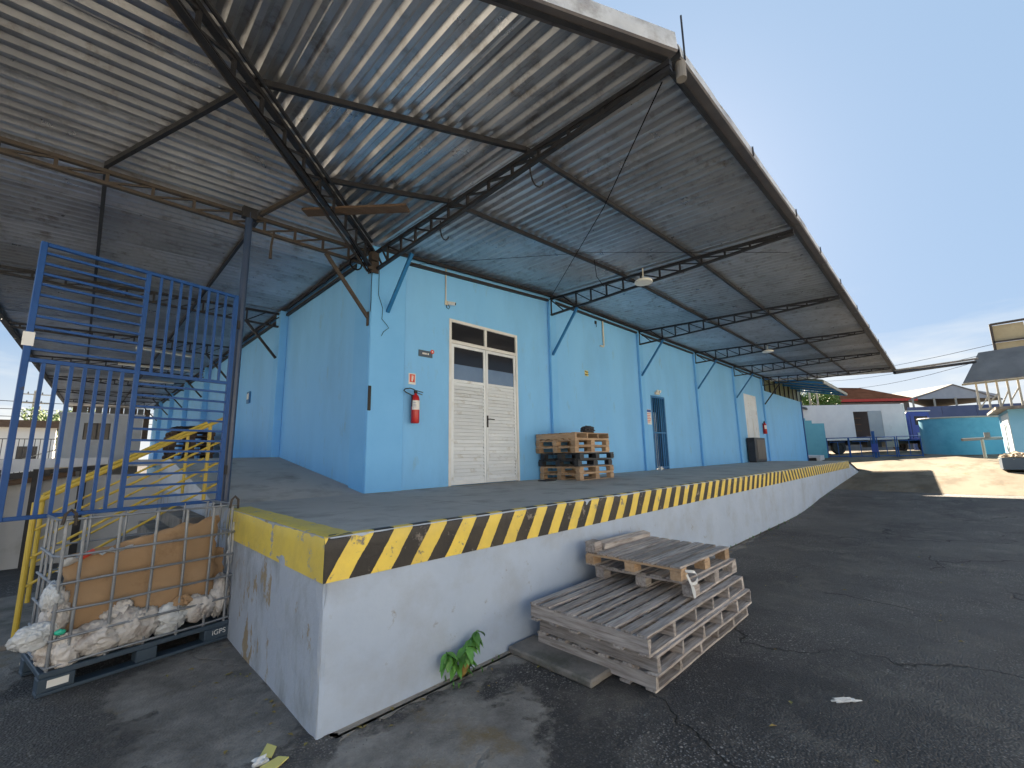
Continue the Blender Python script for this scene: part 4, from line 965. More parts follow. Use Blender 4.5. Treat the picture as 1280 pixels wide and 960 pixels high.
# stack by the wall
G2 = 'pallets stacked against the blue wall'
wl_ = [('wood_tan', 'lowest tan pallet of the stack by the wall', 'w'), ('wood_tan', 'second tan pallet from the floor in the wall stack', 'w'), ('black_plastic', 'lower black plastic pallet in the wall stack', 'b'), ('black_plastic', 'upper black plastic pallet in the wall stack', 'b'),
       ('wood_tan', 'tan pallet resting on the black plastic pallets', 'w'), ('wood_tan', 'tan pallet second from the top of the wall stack', 'w'), ('wood_tan', 'topmost tan pallet of the wall stack jutting to the left', 't')]
for k, (mt, lb, kd) in enumerate(wl_):
    dx = (0, .02, -.01, .02, -.06, -.08, -.10)[k]; dy = (0, .01, .02, -.01, .04, .02, .0)[k]
    if kd == 't': stringer_pallet('wooden_pallet', lb, 3.75+dx, -1.05+dy, k*.131, 1.16, 1.0, H=.125, mat='wood_tan', nst=4, nb=7, group=G2, seed=40)
    else: block_pallet('plastic_pallet' if kd == 'b' else 'wooden_pallet', lb, 3.75+dx, -1.05+dy, k*.131, 1.16, 1.0, H=.129, mat=mt, group=G2, seed=20+k)
def crumple(name, mat, c, r, seed, parent=None, amp=.35, sub_=4, fr=2.2, soft=False):
    bm = bmesh.new(); bmesh.ops.create_icosphere(bm, subdivisions=sub_, radius=1)
    for v in bm.verts:
        p = v.co.copy(); q = p*fr+Vector((seed*3.1, seed*1.7, seed))
        if soft: w_ = q+Vector((noise.noise(q*.8), noise.noise(q*.8+Vector((7, 0, 0))), noise.noise(q*.8+Vector((0, 9, 0)))))*.9; A1 = Vector((w_.x*2.6, w_.y*2.6, w_.z*.8)); A2 = Vector((w_.x*1.1+5, w_.y*4, w_.z*4.4)); n_ = noise.noise(q*.7)*.40+(.22-abs(noise.noise(A1)))*.34+(.2-abs(noise.noise(A2)))*.22+(.2-abs(noise.noise(w_*5)))*.10
        else: n_ = noise.noise(q)*amp+(abs(noise.noise(q*2.3))-.25)*amp*1.1+(abs(noise.noise(q*5))-.25)*amp*.45
        v.co = p*(1+n_); v.co.x *= r[0]; v.co.y *= r[1]; v.co.z *= r[2]
    me = bpy.data.meshes.new(name); bm.to_mesh(me); bm.free(); me.materials.append(M[mat])
    if soft: me.polygons.foreach_set('use_smooth', [True]*len(me.polygons))
    o = link(name, me, parent); o.location = Vector(c)-(wl(parent) if parent is not None else Vector((0, 0, 0))); return o
tag(crumple('rag_bundle', 'brown_cloth', (4.35, -.85, .985), (.17, .12, .08), 3, amp=.4, sub_=3), 'bundle of dark rags on top of the wall pallet stack', 'rags')
# stack on the raised platform, seen through the gate
for k in range(6):
    l = ['lowest', 'second', 'third', 'fourth', 'fifth', 'topmost'][k]+' brown pallet of the stack on the raised platform'
    block_pallet('wooden_pallet', l, -1.25+.03*(k % 2), 9.0+.02*k, RZ+k*.131, 1.0, 1.2, H=.129, mat='wood_dark', group='pallets stacked on the raised platform', seed=60+k)
tag(crumple('rag_bundle', 'brown_cloth', (-.85, 9.4, RZ+.86), (.35, .25, .09), 5, amp=.6, sub_=3, fr=3), 'dark tangle of straps on the platform pallet stack', 'rags')

# ------------------------------------------------------------------ wire cage of rubbish
A = Vector((-3.04, -1.14, 0)); D = Vector((.985, .173, 0)); Nn = Vector((-.173, .985, 0)); CWd = 1.27; CD = .70
Pc = lambda s, n_, z: A+D*s+Nn*n_+Vector((0, 0, z))
t = thing('plastic_pallet', 'slate blue plastic pallet carrying the wire cage of rubbish', 'pallet', Pc(.6, .3, GZ))
def obox(mb, s0, s1, n0, n1, z0, z1):
    vs = [Pc(s, n_, z) for z in (z0, z1) for (s, n_) in ((s0, n0), (s1, n0), (s1, n1), (s0, n1))]
    mb.add(vs, [(0, 3, 2, 1), (4, 5, 6, 7), (0, 1, 5, 4), (1, 2, 6, 5), (2, 3, 7, 6), (3, 0, 4, 7)]); return mb
obox(MB(), 0, CWd, 0, CD, GZ+.125, GZ+.165).build('deck', 'pallet_slate', t, bevel=.006)
for (a, b) in ((0, .2), (.56, .70), (1.05, CWd)):
    for n0, n1 in ((0, .12), (CD-.12, CD)): obox(MB(), a, b, n0, n1, GZ+.03, GZ+.124).build('foot', 'pallet_slate', t, bevel=.006)
for n0 in (0, CD-.12): obox(MB(), 0.0, CWd, n0, n0+.12, GZ+.002, GZ+.029).build('runner', 'pallet_slate', t, bevel=.004)
obox(MB(), .05, .165, -.004, -.0005, GZ+.055, GZ+.105).build('sticker', 'white', t)
ang = atan2(D.y, D.x)
txt('iGPS', .06, Pc(1.165, -.003, GZ+.085), (pi/2, 0, ang), 'white', t, 'marking')
cg = thing('wire_cage', 'galvanised wire mesh cage full of cardboard and plastic rubbish', 'cage', Pc(.6, .3, GZ+.17))
zb = GZ+.172; zt_ = .07; r_ = .0085
def wob(p, k=.006): return p+Vector((random.uniform(-k, k), random.uniform(-k, k), random.uniform(-k, k)))
zs = [zb+.02, zb+.20, zb+.40, zb+.60, zb+.80, zt_]
for i, z in enumerate(zs):     # hoops going round the front and sides
    MB().tube([wob(Pc(.02, CD-.03, z)), wob(Pc(.01, .1, z)), wob(Pc(.03, .01, z)), wob(Pc(.3, .004, z)), wob(Pc(.65, -.006, z)), wob(Pc(1.0, .004, z)), wob(Pc(CWd-.03, .01, z)), wob(Pc(CWd-.01, .1, z)), wob(Pc(CWd-.02, CD-.03, z))], r_*1.15, 8).build('horizontal_wire', 'galv_wire', cg)
    MB().tube([wob(Pc(.03, CD-.02, z)), wob(Pc(.6, CD-.015, z)), wob(Pc(CWd-.03, CD-.02, z))], r_, 7).build('horizontal_wire', 'galv_wire', cg)
for s in (.04, .14, .36, .60, .83, 1.04, 1.20):
    MB().tube([wob(Pc(s, .018, zb-.02)), wob(Pc(s+.004, .014, (zb+zt_)/2)), wob(Pc(s, .018, zt_))], .0115, 8).build('upright_wire', 'galv_wire', cg)
for s in (.06, .3, .55, .8, 1.02, CWd-.05):
    MB().tube([wob(Pc(s, CD-.03, zb-.02)), wob(Pc(s, CD-.03, zt_))], .0105, 7).build('upright_wire', 'galv_wire', cg)
for n_ in (.2, .4, .6):
    for s in (.02, CWd-.02): MB().tube([wob(Pc(s, n_, zb-.02)), wob(Pc(s, n_, zt_))], .0105, 7).build('upright_wire', 'galv_wire', cg)
for s in (.05, CWd-.06):
    MB().tube([Pc(s-.04, 0, zt_-.03), Pc(s-.03, -.005, zt_+.05), Pc(s, .0, zt_+.08), Pc(s+.03, -.005, zt_+.045), Pc(s+.035, 0, zt_-.04)], .011, 7).build('corner_loop', 'steel_rust', cg)
# contents
def warped_sheet(name, label, cat, mat, corners, nx=26, ny=18, amp=.03, edge=.012, seed=1, thick=.006, group=None):
    c = [Vector(p) for p in corners]; nrm = (c[1]-c[0]).cross(c[3]-c[0]).normalized(); vs = []
    for side in (0, 1):
        for i in range(nx+1):
            for j in range(ny+1):
                u_, v_ = i/nx, j/ny; p = c[0].lerp(c[1], u_).lerp(c[3].lerp(c[2], u_), v_)
                w_ = noise.noise(Vector((u_*3+seed, v_*3, seed)))*amp+noise.noise(Vector((u_*8+seed, v_*8, 2)))*amp*.3+abs(noise.noise(Vector((u_*2.2, v_*1.1, seed+4))))*amp
                e = Vector((0, 0, 0))
                if j in (0, ny): e.z = noise.noise(Vector((u_*9+seed, j, 1)))*edge*2
                if i in (0, nx): e += (c[1]-c[0]).normalized()*noise.noise(Vector((v_*9, i+seed, 1)))*edge*2
                vs.append(p+nrm*(w_+side*thick)+e)
    K = (nx+1)*(ny+1); fs = []
    for i in range(nx):
        for j in range(ny):
            a = i*(ny+1)+j; q = (a, a+ny+1, a+ny+2, a+1); fs.append(q[::-1]); fs.append(tuple(x+K for x in q))
    bd = [i*(ny+1) for i in range(nx+1)]+[nx*(ny+1)+j for j in range(1, ny+1)]+[i*(ny+1)+ny for i in range(nx-1, -1, -1)]+[j for j in range(ny-1, 0, -1)]
    for k in range(len(bd)): a, b = bd[k], bd[(k+1) % len(bd)]; fs.append((a, b, b+K, a+K))
    o = MB().add(vs, fs).build(name, mat, smooth=True); tag(o, label, cat, group); return o
warped_sheet('cardboard_sheet', 'large bent brown cardboard sheet standing inside the wire cage', 'cardboard', 'cardboard',
             [Pc(.10, .10, -.78), Pc(1.10, .08, -.82), Pc(1.13, .15, -.03), Pc(.07, .17, -.23)], seed=2, amp=.05, edge=.022)
warped_sheet('cardboard_sheet', 'smaller brown cardboard piece behind at the right of the cage', 'cardboard', 'cardboard',
             [Pc(.9, .22, -.9), Pc(1.22, .18, -.85), Pc(1.23, .2, -.36), Pc(1.0, .26, -.30)], seed=7, amp=.02)
warped_sheet('foam_strip', 'narrow white foam strips standing at the right end of the cage', 'panel', 'plastic_white', [Pc(1.20, .06, -.50), Pc(1.245, .05, -.50), Pc(1.27, .05, -.10), Pc(1.215, .08, -.12)], 6, 8, seed=4, amp=.006)
warped_sheet('white_sack', 'white printed sack lying on top of the cardboard at left', 'sack', 'plastic_white', [Pc(.08, .30, -.34), Pc(.50, .34, -.30), Pc(.52, .14, -.17), Pc(.06, .12, -.24)], 16, 12, seed=9, amp=.06, edge=.03)
tag(MB().tube([Pc(.16, .12, -.245), Pc(.24, .13, -.20)], .02, 6).build('red_scrap', 'red_print'), 'small dark red scrap on the white sack', 'scrap')
bags = [(.12, .06, -.90, .13, .07, .13), (.33, .06, -.86, .16, .08, .12), (.55, .05, -.84, .14, .07, .14), (.78, .06, -.86, .16, .07, .10), (1.0, .07, -.84, .14, .08, .12), (1.18, .09, -.78, .09, .08, .17), (.22, .3, -.86, .2, .15, .16), (.65, .34, -.86, .3, .2, .17), (1.05, .34, -.8, .2, .2, .2), (.07, .1, -.63, .08, .08, .17), (-.05, .05, -.74, .13, .06, .085), (.44, .10, -.73, .10, .05, .09), (.03, .08, -.5, .06, .07, .11)]
desc = ['crumpled plastic bag at the lower left corner of the cage', 'crumpled plastic bag under the left half of the cardboard', 'peaked plastic bag at the bottom middle of the cage', 'flat pale plastic bag right of the cage middle', 'torn plastic bag at the lower right of the cage', 'clear plastic bag pressed into the right end of the cage', 'plastic bag buried at the back left of the cage', 'wide plastic bag buried at the back middle of the cage', 'plastic bag buried at the back right of the cage', 'twisted plastic film hanging down the left end of the cage', 'white plastic bag bulging out through the left side of the cage', 'small pointed plastic bag against the cardboard', 'wisp of white film at the upper left of the cage']
for k, (s, n_, z, a, b, c) in enumerate(bags):
    o = crumple('plastic_bag', 'plastic_white' if k in (3, 10, 12) else 'plastic_bag', Pc(s, n_, z), (a, b, c), k+1, sub_=5, fr=1.7, soft=True)
    o.rotation_euler = (0, 0, ang); tag(o, desc[k], 'bag', 'plastic bags in the wire cage')
tag(crumple('green_cap', 'green_scrap' if 'green_scrap' in M else 'teal', Pc(.08, -.012, -.74), (.034, .02, .022), 31, amp=.2, sub_=2), 'small bright green scrap among the bags at lower left', 'scrap')
tag(crumple('paper_scrap', 'cardboard', Pc(.86, .02, -.73), (.06, .03, .05), 33, amp=.6, sub_=3), 'torn tan paper between bags and cardboard right of the middle', 'paper')

# ------------------------------------------------------------------ litter and weeds
def chip(name, label, cat, pts, mat, z=.008, th=.006):
    o = MB().prism(pts, GZ+z, GZ+z+th).build(name, mat); tag(o, label, cat); return o
chip('paint_flake', 'upper yellow paint flake on the ground left of the dock corner', 'paint flake', [(-2.10, -3.03), (-2.03, -2.93), (-2.0, -3.0), (-2.05, -3.08)], 'yellow_print')
chip('paint_flake', 'lower yellow paint flake on the ground left of the dock corner', 'paint flake', [(-2.12, -3.12), (-2.02, -3.10), (-1.98, -3.15), (-2.09, -3.21)], 'yellow_print')
tag(crumple('foil_scrap', 'plastic_white', (-2.11, -3.08, GZ+.02), (.045, .03, .02), 41, amp=.5, sub_=2), 'small crumpled white scrap between the yellow flakes', 'scrap')
tag(crumple('film_scrap', 'plastic_white', (.8, -5.30, GZ+.012), (.085, .014, .012), 43, amp=.7, sub_=3), 'curled strip of white plastic alone on the open asphalt', 'scrap').rotation_euler = (0, 0, -.8)
o = MB().tube([(-3.15, -.30, GZ+.03), (-3.10, -.42, GZ+.03), (-3.085, -.455, GZ+.03)], [.022, .024, .012], 10).build('paper_roll', 'rubble'); tag(o, 'pale roll of paper on the ground left of the slate pallet', 'paper roll')
def leafmesh(L, Wd, seed):
    r = random.Random(seed); n = 6; vs = []; fs = []
    for i in range(n+1):
        t_ = i/n; w_ = Wd*sin(pi*min(1, t_*.98+.02)**.8)*.5; z = -L*.35*t_*t_
        vs += [(L*t_, -w_, z+w_*.35), (L*t_, 0, z), (L*t_, w_, z+w_*.35)]
    for i in range(n): fs += [(3*i, 3*i+3, 3*i+4, 3*i+1), (3*i+1, 3*i+4, 3*i+5, 3*i+2)]
    me = bpy.data.meshes.new('leaf'); me.from_pydata(vs, [], fs); me.polygons.foreach_set('use_smooth', [True]*len(fs)); return me
LM = [leafmesh(.125, .062, 1), leafmesh(.095, .05, 2)]; LD = [leafmesh(.10, .04, 3)]
for m_ in LM: m_.materials.append(M['leaf'])
for m_ in LD: m_.materials.append(M['leaf_dry'])
t = thing('weed', 'leafy green weed growing from the crack at the foot of the dock wall', 'weed', (-.76, -3.16, GZ))
st = [[(-.76, -3.13, GZ), (-.75, -3.16, GZ+.14), (-.70, -3.18, GZ+.25), (-.63, -3.20, GZ+.31)], [(-.76, -3.13, GZ), (-.82, -3.17, GZ+.14), (-.92, -3.19, GZ+.24)], [(-.76, -3.13, GZ), (-.75, -3.19, GZ+.12), (-.75, -3.22, GZ+.24)]]
for s in st: MB().tube(s, .005, 5).build('stem', 'leaf', t)
rnd = random.Random(5)
for k in range(48):
    s = st[k % 3]; f = rnd.uniform(.35, 1.0)*(len(s)-1); i = min(int(f), len(s)-2); p = Vector(s[i]).lerp(Vector(s[i+1]), f-i)
    dry = k in (3, 9, 14, 20)
    if dry: p.z = GZ+.10+.03*(k % 3)
    o = link('leaf', LD[0] if dry else LM[k % 2], t, p-wl(t))
    a = rnd.uniform(-pi*1.05, pi*.05); o.rotation_euler = (rnd.uniform(-.5, .5), rnd.uniform(-.25, .8) if not dry else 1.15, a); o.scale = [rnd.uniform(.75, 1.25)]*3
# small weeds and grit along the foot of the dock
m_ = MB(); rnd = random.Random(9)
for k in range(60):
    x = rnd.uniform(-1.0, 15); y = -3.12-rnd.random()**2*.16; 
    for j in range(4):
        a = rnd.uniform(0, 2*pi); L = rnd.uniform(.02, .05); z = gz(x)
        m_.add([(x, y, z), (x+.006*cos(a+1.5), y+.006*sin(a+1.5), z+L*.6), (x+L*.6*cos(a), y+L*.6*sin(a)-.005, z+L), (x-.006*cos(a+1.5), y-.006*sin(a+1.5), z+L*.5)], [(0, 1, 2, 3)])
stuff(tag(m_.build('grass_tufts', 'leaf'), 'tiny grass tufts along the crack at the foot of the dock', 'grass'))
m_ = MB(); rnd = random.Random(12)
for k in range(5200):
    if rnd.random() < .35: x = rnd.uniform(-1.9, 9); y = -3.12-rnd.random()**2.5*.35
    else:
        x = rnd.uniform(-2.9, 6); y = rnd.uniform(-6.2, -3.2)
        if noise.noise(Vector((x*1.3, y*1.3, 0))) < .02: continue
    r = rnd.uniform(.002, .0065)*(1.5 if rnd.random() < .05 else 1); z = gz(x)+.001
    a = [rnd.uniform(.7, 1.2)*r for _ in range(6)]
    m_.add([(x-a[0], y, z), (x, y-a[1], z), (x+a[2], y, z), (x, y+a[3], z), (x, y, z+a[4])], [(0, 1, 4), (1, 2, 4), (2, 3, 4), (3, 0, 4)])
stuff(tag(m_.build('loose_grit', 'conc_dark'), 'loose grit scattered over the asphalt near the dock', 'grit'))

m_ = MB(); rnd = random.Random(21)     # blown leaves and crumbs gathered along the dock foot and over the yard
for k in range(170):
    if k < 110: x = rnd.uniform(-1.7, 12); y = -3.14-rnd.random()**2*.4
    elif k < 135: x = -1.86-rnd.random()**2*.5; y = rnd.uniform(-3.1, -1.2)
    else: x = rnd.uniform(-2.8, 7); y = rnd.uniform(-6.2, -3.5)
    z = gz(x)+.004; a = rnd.uniform(0, 6.28); L = rnd.uniform(.010, .028); w_ = L*rnd.uniform(.3, .6); c, s_ = cos(a), sin(a)
    m_.add([(x-L*c, y-L*s_, z), (x-w_*s_, y+w_*c, z+L*.35), (x+L*c, y+L*s_, z+.002), (x+w_*s_, y-w_*c, z+L*.25)], [(0, 1, 2, 3)])
stuff(tag(m_.build('dry_leaves', 'leaf_dry'), 'dry leaf crumbs blown along the dock foot and over the asphalt', 'leaves'))
# ------------------------------------------------------------------ yard beyond: truck, barrier, tank, booth, sheds
def truck():
    P0 = Vector((32.9, .85, 0)); d = Vector((.705, -.709, 0)); n_ = Vector((.709, .705, 0))
    t = thing('box_truck', 'white box truck with a blue cab parked across the end of the yard', 'truck', (35.5, -1.8, .1))
    P = lambda s, q, z: P0+d*s+n_*q+Vector((0, 0, z))
    def ob(name, mat, s0, s1, q0, q1, z0, z1, par=t, bev=0):
        m_ = MB(); vs = [P(s, q, z) for z in (z0, z1) for (s, q) in ((s0, q0), (s1, q0), (s1, q1), (s0, q1))]
        m_.add(vs, [(0, 3, 2, 1), (4, 5, 6, 7), (0, 1, 5, 4), (1, 2, 6, 5), (2, 3, 7, 6), (3, 0, 4, 7)]); return m_.build(name, mat, par, bevel=bev)
    g_ = gz(35)
    # box in panels with a side door opening
    ob('box_side_panel', 'truck_white', 0, 3.55, 0, .05, 1.2, 3.55); ob('box_side_panel', 'truck_white', 5.55, 7.1, 0, .05, 1.2, 3.55)
    ob('box_side_panel', 'truck_white', 3.55, 5.55, 0, .05, 3.05, 3.55)
    ob('box_roof', 'truck_white', 0, 7.1, .05, 2.5, 3.48, 3.54); ob('box_floor', 'truck_white', 0, 7.1, -.02, 2.5, 1.06, 1.19)
    ob('box_back', 'truck_white', -.04, 0, 0, 2.5, 1.2, 3.5); ob('box_far_side', 'dark_hole', 0, 7.1, 2.45, 2.5, 1.2, 3.5)
    ob('sliding_door', 'grey_wall', 4.55, 5.5, -.05, -.0, 1.22, 3.08, bev=.01)
    for k in range(3): ob('shelf', 'wood_dark', 3.6, 4.5, .6, .7, 1.7+.45*k, 1.76+.45*k)
    ob('corner_post', 'cream_frame', 7.1, 7.2, -.02, .1, 1.1, 3.6)
    ob('lower_stripe', 'cream_frame', 0.05, 3.5, -.028, -.0205, 1.09, 1.17)
    ob('chassis', 'black', -.1, 9.4, .6, 1.9, .75, 1.04); ob('tool_box', 'steel', 4.3, 5.3, .1, .55, .55, 1.03); ob('fuel_tank', 'frame_pale', 5.6, 6.5, .1, .6, .55, 1.0)
    cab = ob('cab', 'truck_blue', 7.35, 9.0, .05, 2.45, .95, 2.95, bev=.08); 
    ob('bonnet', 'truck_blue', 9.0, 10.1, .1, 2.4, .95, 2.15, bev=.08)
    ob('side_window', 'glass_dark', 7.85, 8.75, .03, .06, 2.05, 2.65, cab); ob('door_line', 'black', 7.55, 7.57, .035, .06, 1.1, 2.7, cab); ob('step_panel', 'grey_wall', 7.9, 8.7, .02, .06, 1.15, 1.5, cab)
    ob('roof_rail', 'white', 7.4, 9.1, .1, .16, 3.0, 3.06, cab)
    def wheel(s, q, r=.48):
        w_ = sub('wheel', t, P(s, q, g_+r)); m_ = MB(); n = 22
        prof = [(0, r*.55), (0, r*.93), (.05, r), (.24, r), (.28, r*.93), (.28, r*.55)]
        vs = [P(s, q+a, g_+r)+d*(b*cos(2*pi*k/n))+Vector((0, 0, b*sin(2*pi*k/n))) for a, b in prof for k in range(n)]
        fs = [(i*n+k, i*n+(k+1) % n, (i+1)*n+(k+1) % n, (i+1)*n+k) for i in range(5) for k in range(n)]; m_.add(vs, fs); m_.build('tyre', 'black', w_)
        m_ = MB(); prof = [(.0, r*.56), (.06, r*.5), (.08, r*.2), (.02, r*.16), (.02, 0.001)]
        vs = [P(s, q+a, g_+r)+d*(b*cos(2*pi*k/n))+Vector((0, 0, b*sin(2*pi*k/n))) for a, b in prof for k in range(n)]
        m_.add(vs, [(i*n+k, i*n+(k+1) % n, (i+1)*n+(k+1) % n, (i+1)*n+k) for i in range(4) for k in range(n)]); m_.build('rim', 'steel', w_)
    for s in (1.0, 2.35, 8.5):
        for q in (.1, 2.1): wheel(s, q)
    for s in (.15, 1.65, 3.1): ob('mudguard', 'black', s, s+.06, .1, .5, .7, 1.05)
truck()
# blue tubular barrier
def barrier():
    A_ = Vector((30.2, -.75, 0)); B_ = Vector((31.75, -5.0, 0)); d = (B_-A_); 
    t = thing('barrier_gate', 'blue tubular barrier gate standing before the box truck', 'barrier', (31, -3, .1))
    P = lambda s, z: A_+d*s+Vector((0, 0, z+gz(30.8)))
    for a, b in ((0, .24), (.25, .49), (.55, .74), (.76, 1.0)):
        m_ = MB(); m_.tube([P(a, .05), P(a, 1.25), P(b, 1.25), P(b, .05)], .035, 8); m_.tube([P(a, .12), P(b, .12)], .03, 8); m_.build('panel_frame', 'gate_blue', t)
        MB().tube([P(a+.03, 1.0), P(b-.03, 1.0)], .02, 6).build('bar', 'gate_blue', t)
        MB().tube([P((a+b)/2, .12), P((a+b)/2, 1.0)], .018, 6).build('upright', 'gate_blue', t)
    MB().beam(P(.52, 0), P(.52, 1.6), .14, .14).build('post', 'gate_blue', t); MB().beam(P(.52, .35), P(.52, .85), .3, .18).build('lock_box', 'truck_blue', t)
barrier()
# stepped turquoise wall and base
t = thing('stepped_wall', 'low turquoise wall with a stepped top beyond the end wall', 'wall', (30.5, 0, 0))
g_ = gz(30)
for k, (a, b, h) in enumerate(((0, .35, 2.5), (.35, .75, 2.35), (.75, 1.5, 2.15))):
    p = Vector((30.2, .55, 0)); d = Vector((.66, -.75, 0)); m_ = MB(); vs = []
    for z in (g_-.1, h):
        for (s, q) in ((a, 0), (b, 0), (b, .2), (a, .2)): v = p+d*s+Vector((.75, .66, 0))*q; vs.append((v.x, v.y, z))
    m_.add(vs, [(0, 3, 2, 1), (4, 5, 6, 7), (0, 1, 5, 4), (1, 2, 6, 5), (2, 3, 7, 6), (3, 0, 4, 7)]); m_.build('wall_part', 'teal', t)
t = thing('concrete_stub', 'whitewashed concrete stub on the ground at the foot of the end wall', 'concrete block', (29, -.1, gz(29)))
MB().box((28.5, -.6, gz(28)-.05), (29.6, .3, gz(28)+.35), .03).build('block', 'conc_white', t); MB().box((28.3, -.4, gz(28)-.02), (28.49, .1, gz(28)+.2), .02).build('drain_mouth', 'black', t)
# round tank
t = thing('water_tank', 'big round teal tank with a tilted rim left of the pale booth', 'tank', (35.2, -7.0, gz(35)))
cx_, cy_, rr_ = 35.0, -6.95, 2.0; n = 40; g_ = gz(35)-.1
vs = []
for k in range(n):
    a = 2*pi*k/n; vs += [(cx_+rr_*cos(a), cy_+rr_*sin(a), g_), (cx_+rr_*cos(a)*1.01, cy_+rr_*sin(a)*1.01, g_+1.0), (cx_+rr_*cos(a), cy_+rr_*sin(a), 2.15+.06*sin(a))]
fs = []
for k in range(n): 
    j = (k+1) % n; fs += [(3*k, 3*j, 3*j+1, 3*k+1), (3*k+1, 3*j+1, 3*j+2, 3*k+2)]
MB().add(vs, fs).build('tank_wall', 'teal', t, smooth=True)
MB().tube([(cx_+rr_*1.01*cos(2*pi*k/n), cy_+rr_*1.01*sin(2*pi*k/n), 2.17+.06*sin(2*pi*k/n)) for k in range(n)], .05, 6, closed=True).build('rim', 'frame_pale', t)
MB().prism([(cx_+rr_*.98*cos(2*pi*k/n), cy_+rr_*.98*sin(2*pi*k/n)) for k in range(n)], 1.9, 1.95).build('cover', 'steel', t)
t = thing('pipe_valve', 'grey pipe stub with a hand valve sticking out beside the booth', 'valve', (28.6, -7.3, .8))
MB().tube([(28.1, -6.6, .82), (28.5, -7.3, .85), (28.9, -8.0, .86)], .07, 8).build('pipe', 'roof_grey', t); MB().tube([(28.5, -7.3, -.1), (28.5, -7.3, .82)], .06, 8).build('leg', 'frame_pale', t); MB().box((28.45, -7.6, .9), (28.7, -7.4, 1.15)).build('valve_body', 'roof_grey', t)
# booth
t = thing('yard_booth', 'pale blue booth with a whitewashed side at the right edge', 'booth', (26.5, -9, gz(26)))
bx0, by1 = 24.9, -8.05; g_ = gz(26)-.15
MB().box((bx0, -13, g_), (29.5, by1, 2.02)).build('wall', 'booth_blue', t)
MB().box((bx0+.02, by1+.001, g_), (27.9, by1+.03, 1.86)).build('white_side', 'booth_white', t)
MB().box((26.6, by1+.031, .1), (26.95, by1+.045, 1.45)).build('slit_window', 'sign_grey', t); MB().box((26.0, by1+.031, 1.1), (26.2, by1+.045, 1.5)).build('vent', 'sign_grey', t)
MB().box((bx0-.5, -13.3, 2.021), (29.9, by1+.35, 2.13)).build('roof_slab', 'conc_dark', t)
MB().box((bx0-.02, -9.3, .72), (bx0-.001, -8.42, 1.08)).build('sign_plate', 'white', t)
MB().box((bx0-.03, -9.25, .80), (bx0-.021, -8.47, .86)).build('sign_line', 'red_print', t); MB().box((bx0-.03, -9.25, .94), (bx0-.021, -8.47, .98)).build('sign_line', 'red_print', t)
MB().box((bx0-.015, -9.9, g_), (bx0-.002, by1-.15, .0)).build('splash_band', 'teal', t)
# shed roofs over the booth
t = thing('shed_roof', 'weathered lean-to roof on a pale steel frame above the booth', 'shed roof', (27, -9, 2.1))
def quad(name, mat, pts, th, par):
    p = [Vector(v) for v in pts]; nr = (p[1]-p[0]).cross(p[2]-p[0]).normalized()*th
    m_ = MB(); m_.add(p+[v+nr for v in p], [(0, 1, 2, 3), (7, 6, 5, 4), (0, 4, 5, 1), (1, 5, 6, 2), (2, 6, 7, 3), (3, 7, 4, 0)]); return m_.build(name, mat, par)
quad('roof_panel', 'roof_grey', [(26.0, -6.95, 3.40), (24.9, -13, 3.45), (26.4, -13.2, 5.05), (27.5, -7.7, 4.95)], .04, t)
quad('eave_board', 'tan_sheet', [(26.0, -6.90, 3.30), (24.9, -13.0, 3.35), (24.9, -13.0, 3.44), (26.0, -6.90, 3.39)], .03, t)
for k in range(12):
    y = -7.35-.32*k; MB().beam((26.2, y, 2.13), (26.2, y, 3.55), .07, .07).build('frame_post', 'frame_pale', t)
    if k < 5: MB().beam((26.2, y, 2.2+.25*(k % 2)), (26.2, y-.32, 2.75+.1*k), .05, .05).build('frame_brace', 'frame_pale', t)
MB().beam((26.2, -7.3, 2.17), (26.2, -12.5, 2.17), .09, .08).build('frame_beam', 'frame_pale', t); MB().beam((26.2, -9.5, 2.9), (26.2, -12.9, 2.9), .05, .05).build('frame_beam', 'frame_pale', t)
t = thing('sheet_tower', 'tan stained sheet hoarding rising behind the lean-to roof', 'hoarding', (29.5, -9, 4.8))
for k in range(5):
    y = -8.45-k*1.1; z0, z1 = 4.9, 6.55+.0*k
    if k in (0, 1, 2, 4): MB().box((29.5, y-1.05, z0), (29.56, y, 5.65)).build('tower_sheet', 'tan_sheet', t); MB().box((29.5, y-1.05, 5.75), (29.56, y, z1)).build('tower_sheet', 'tan_sheet', t)
m_ = MB(); m_.beam((29.45, -8.4, 4.5), (29.45, -8.4, 6.65), .1, .1); m_.beam((29.45, -8.4, 5.70), (29.45, -14, 5.70), .1, .08); m_.beam((29.45, -8.4, 6.62), (29.45, -14, 6.75), .12, .1); m_.beam((29.45, -10.6, 4.5), (29.45, -10.6, 6.6), .1, .1); m_.build('tower_frame', 'steel_rust', t)
quad('tower_cap', 'roof_grey', [(28.9, -10.2, 6.85), (28.9, -15, 7.1), (30.6, -15, 7.1), (30.6, -10.2, 6.85)], .08, t)
m_ = MB(); m_.tube([(21.4, -4.85, 3.76), (25.9, -7.55, 4.48)], .045, 8); tag(m_.build('overhead_pipe', 'roof_grey'), 'upper of two pipes spanning from the canopy tip to the shed', 'pipe', 'pipes spanning the yard')
m_ = MB(); m_.tube([(21.4, -4.85, 3.66), (25.9, -7.45, 4.34)], .065, 8); tag(m_.build('overhead_pipe', 'steel'), 'lower thicker pipe spanning from the canopy tip to the shed', 'pipe', 'pipes spanning the yard')
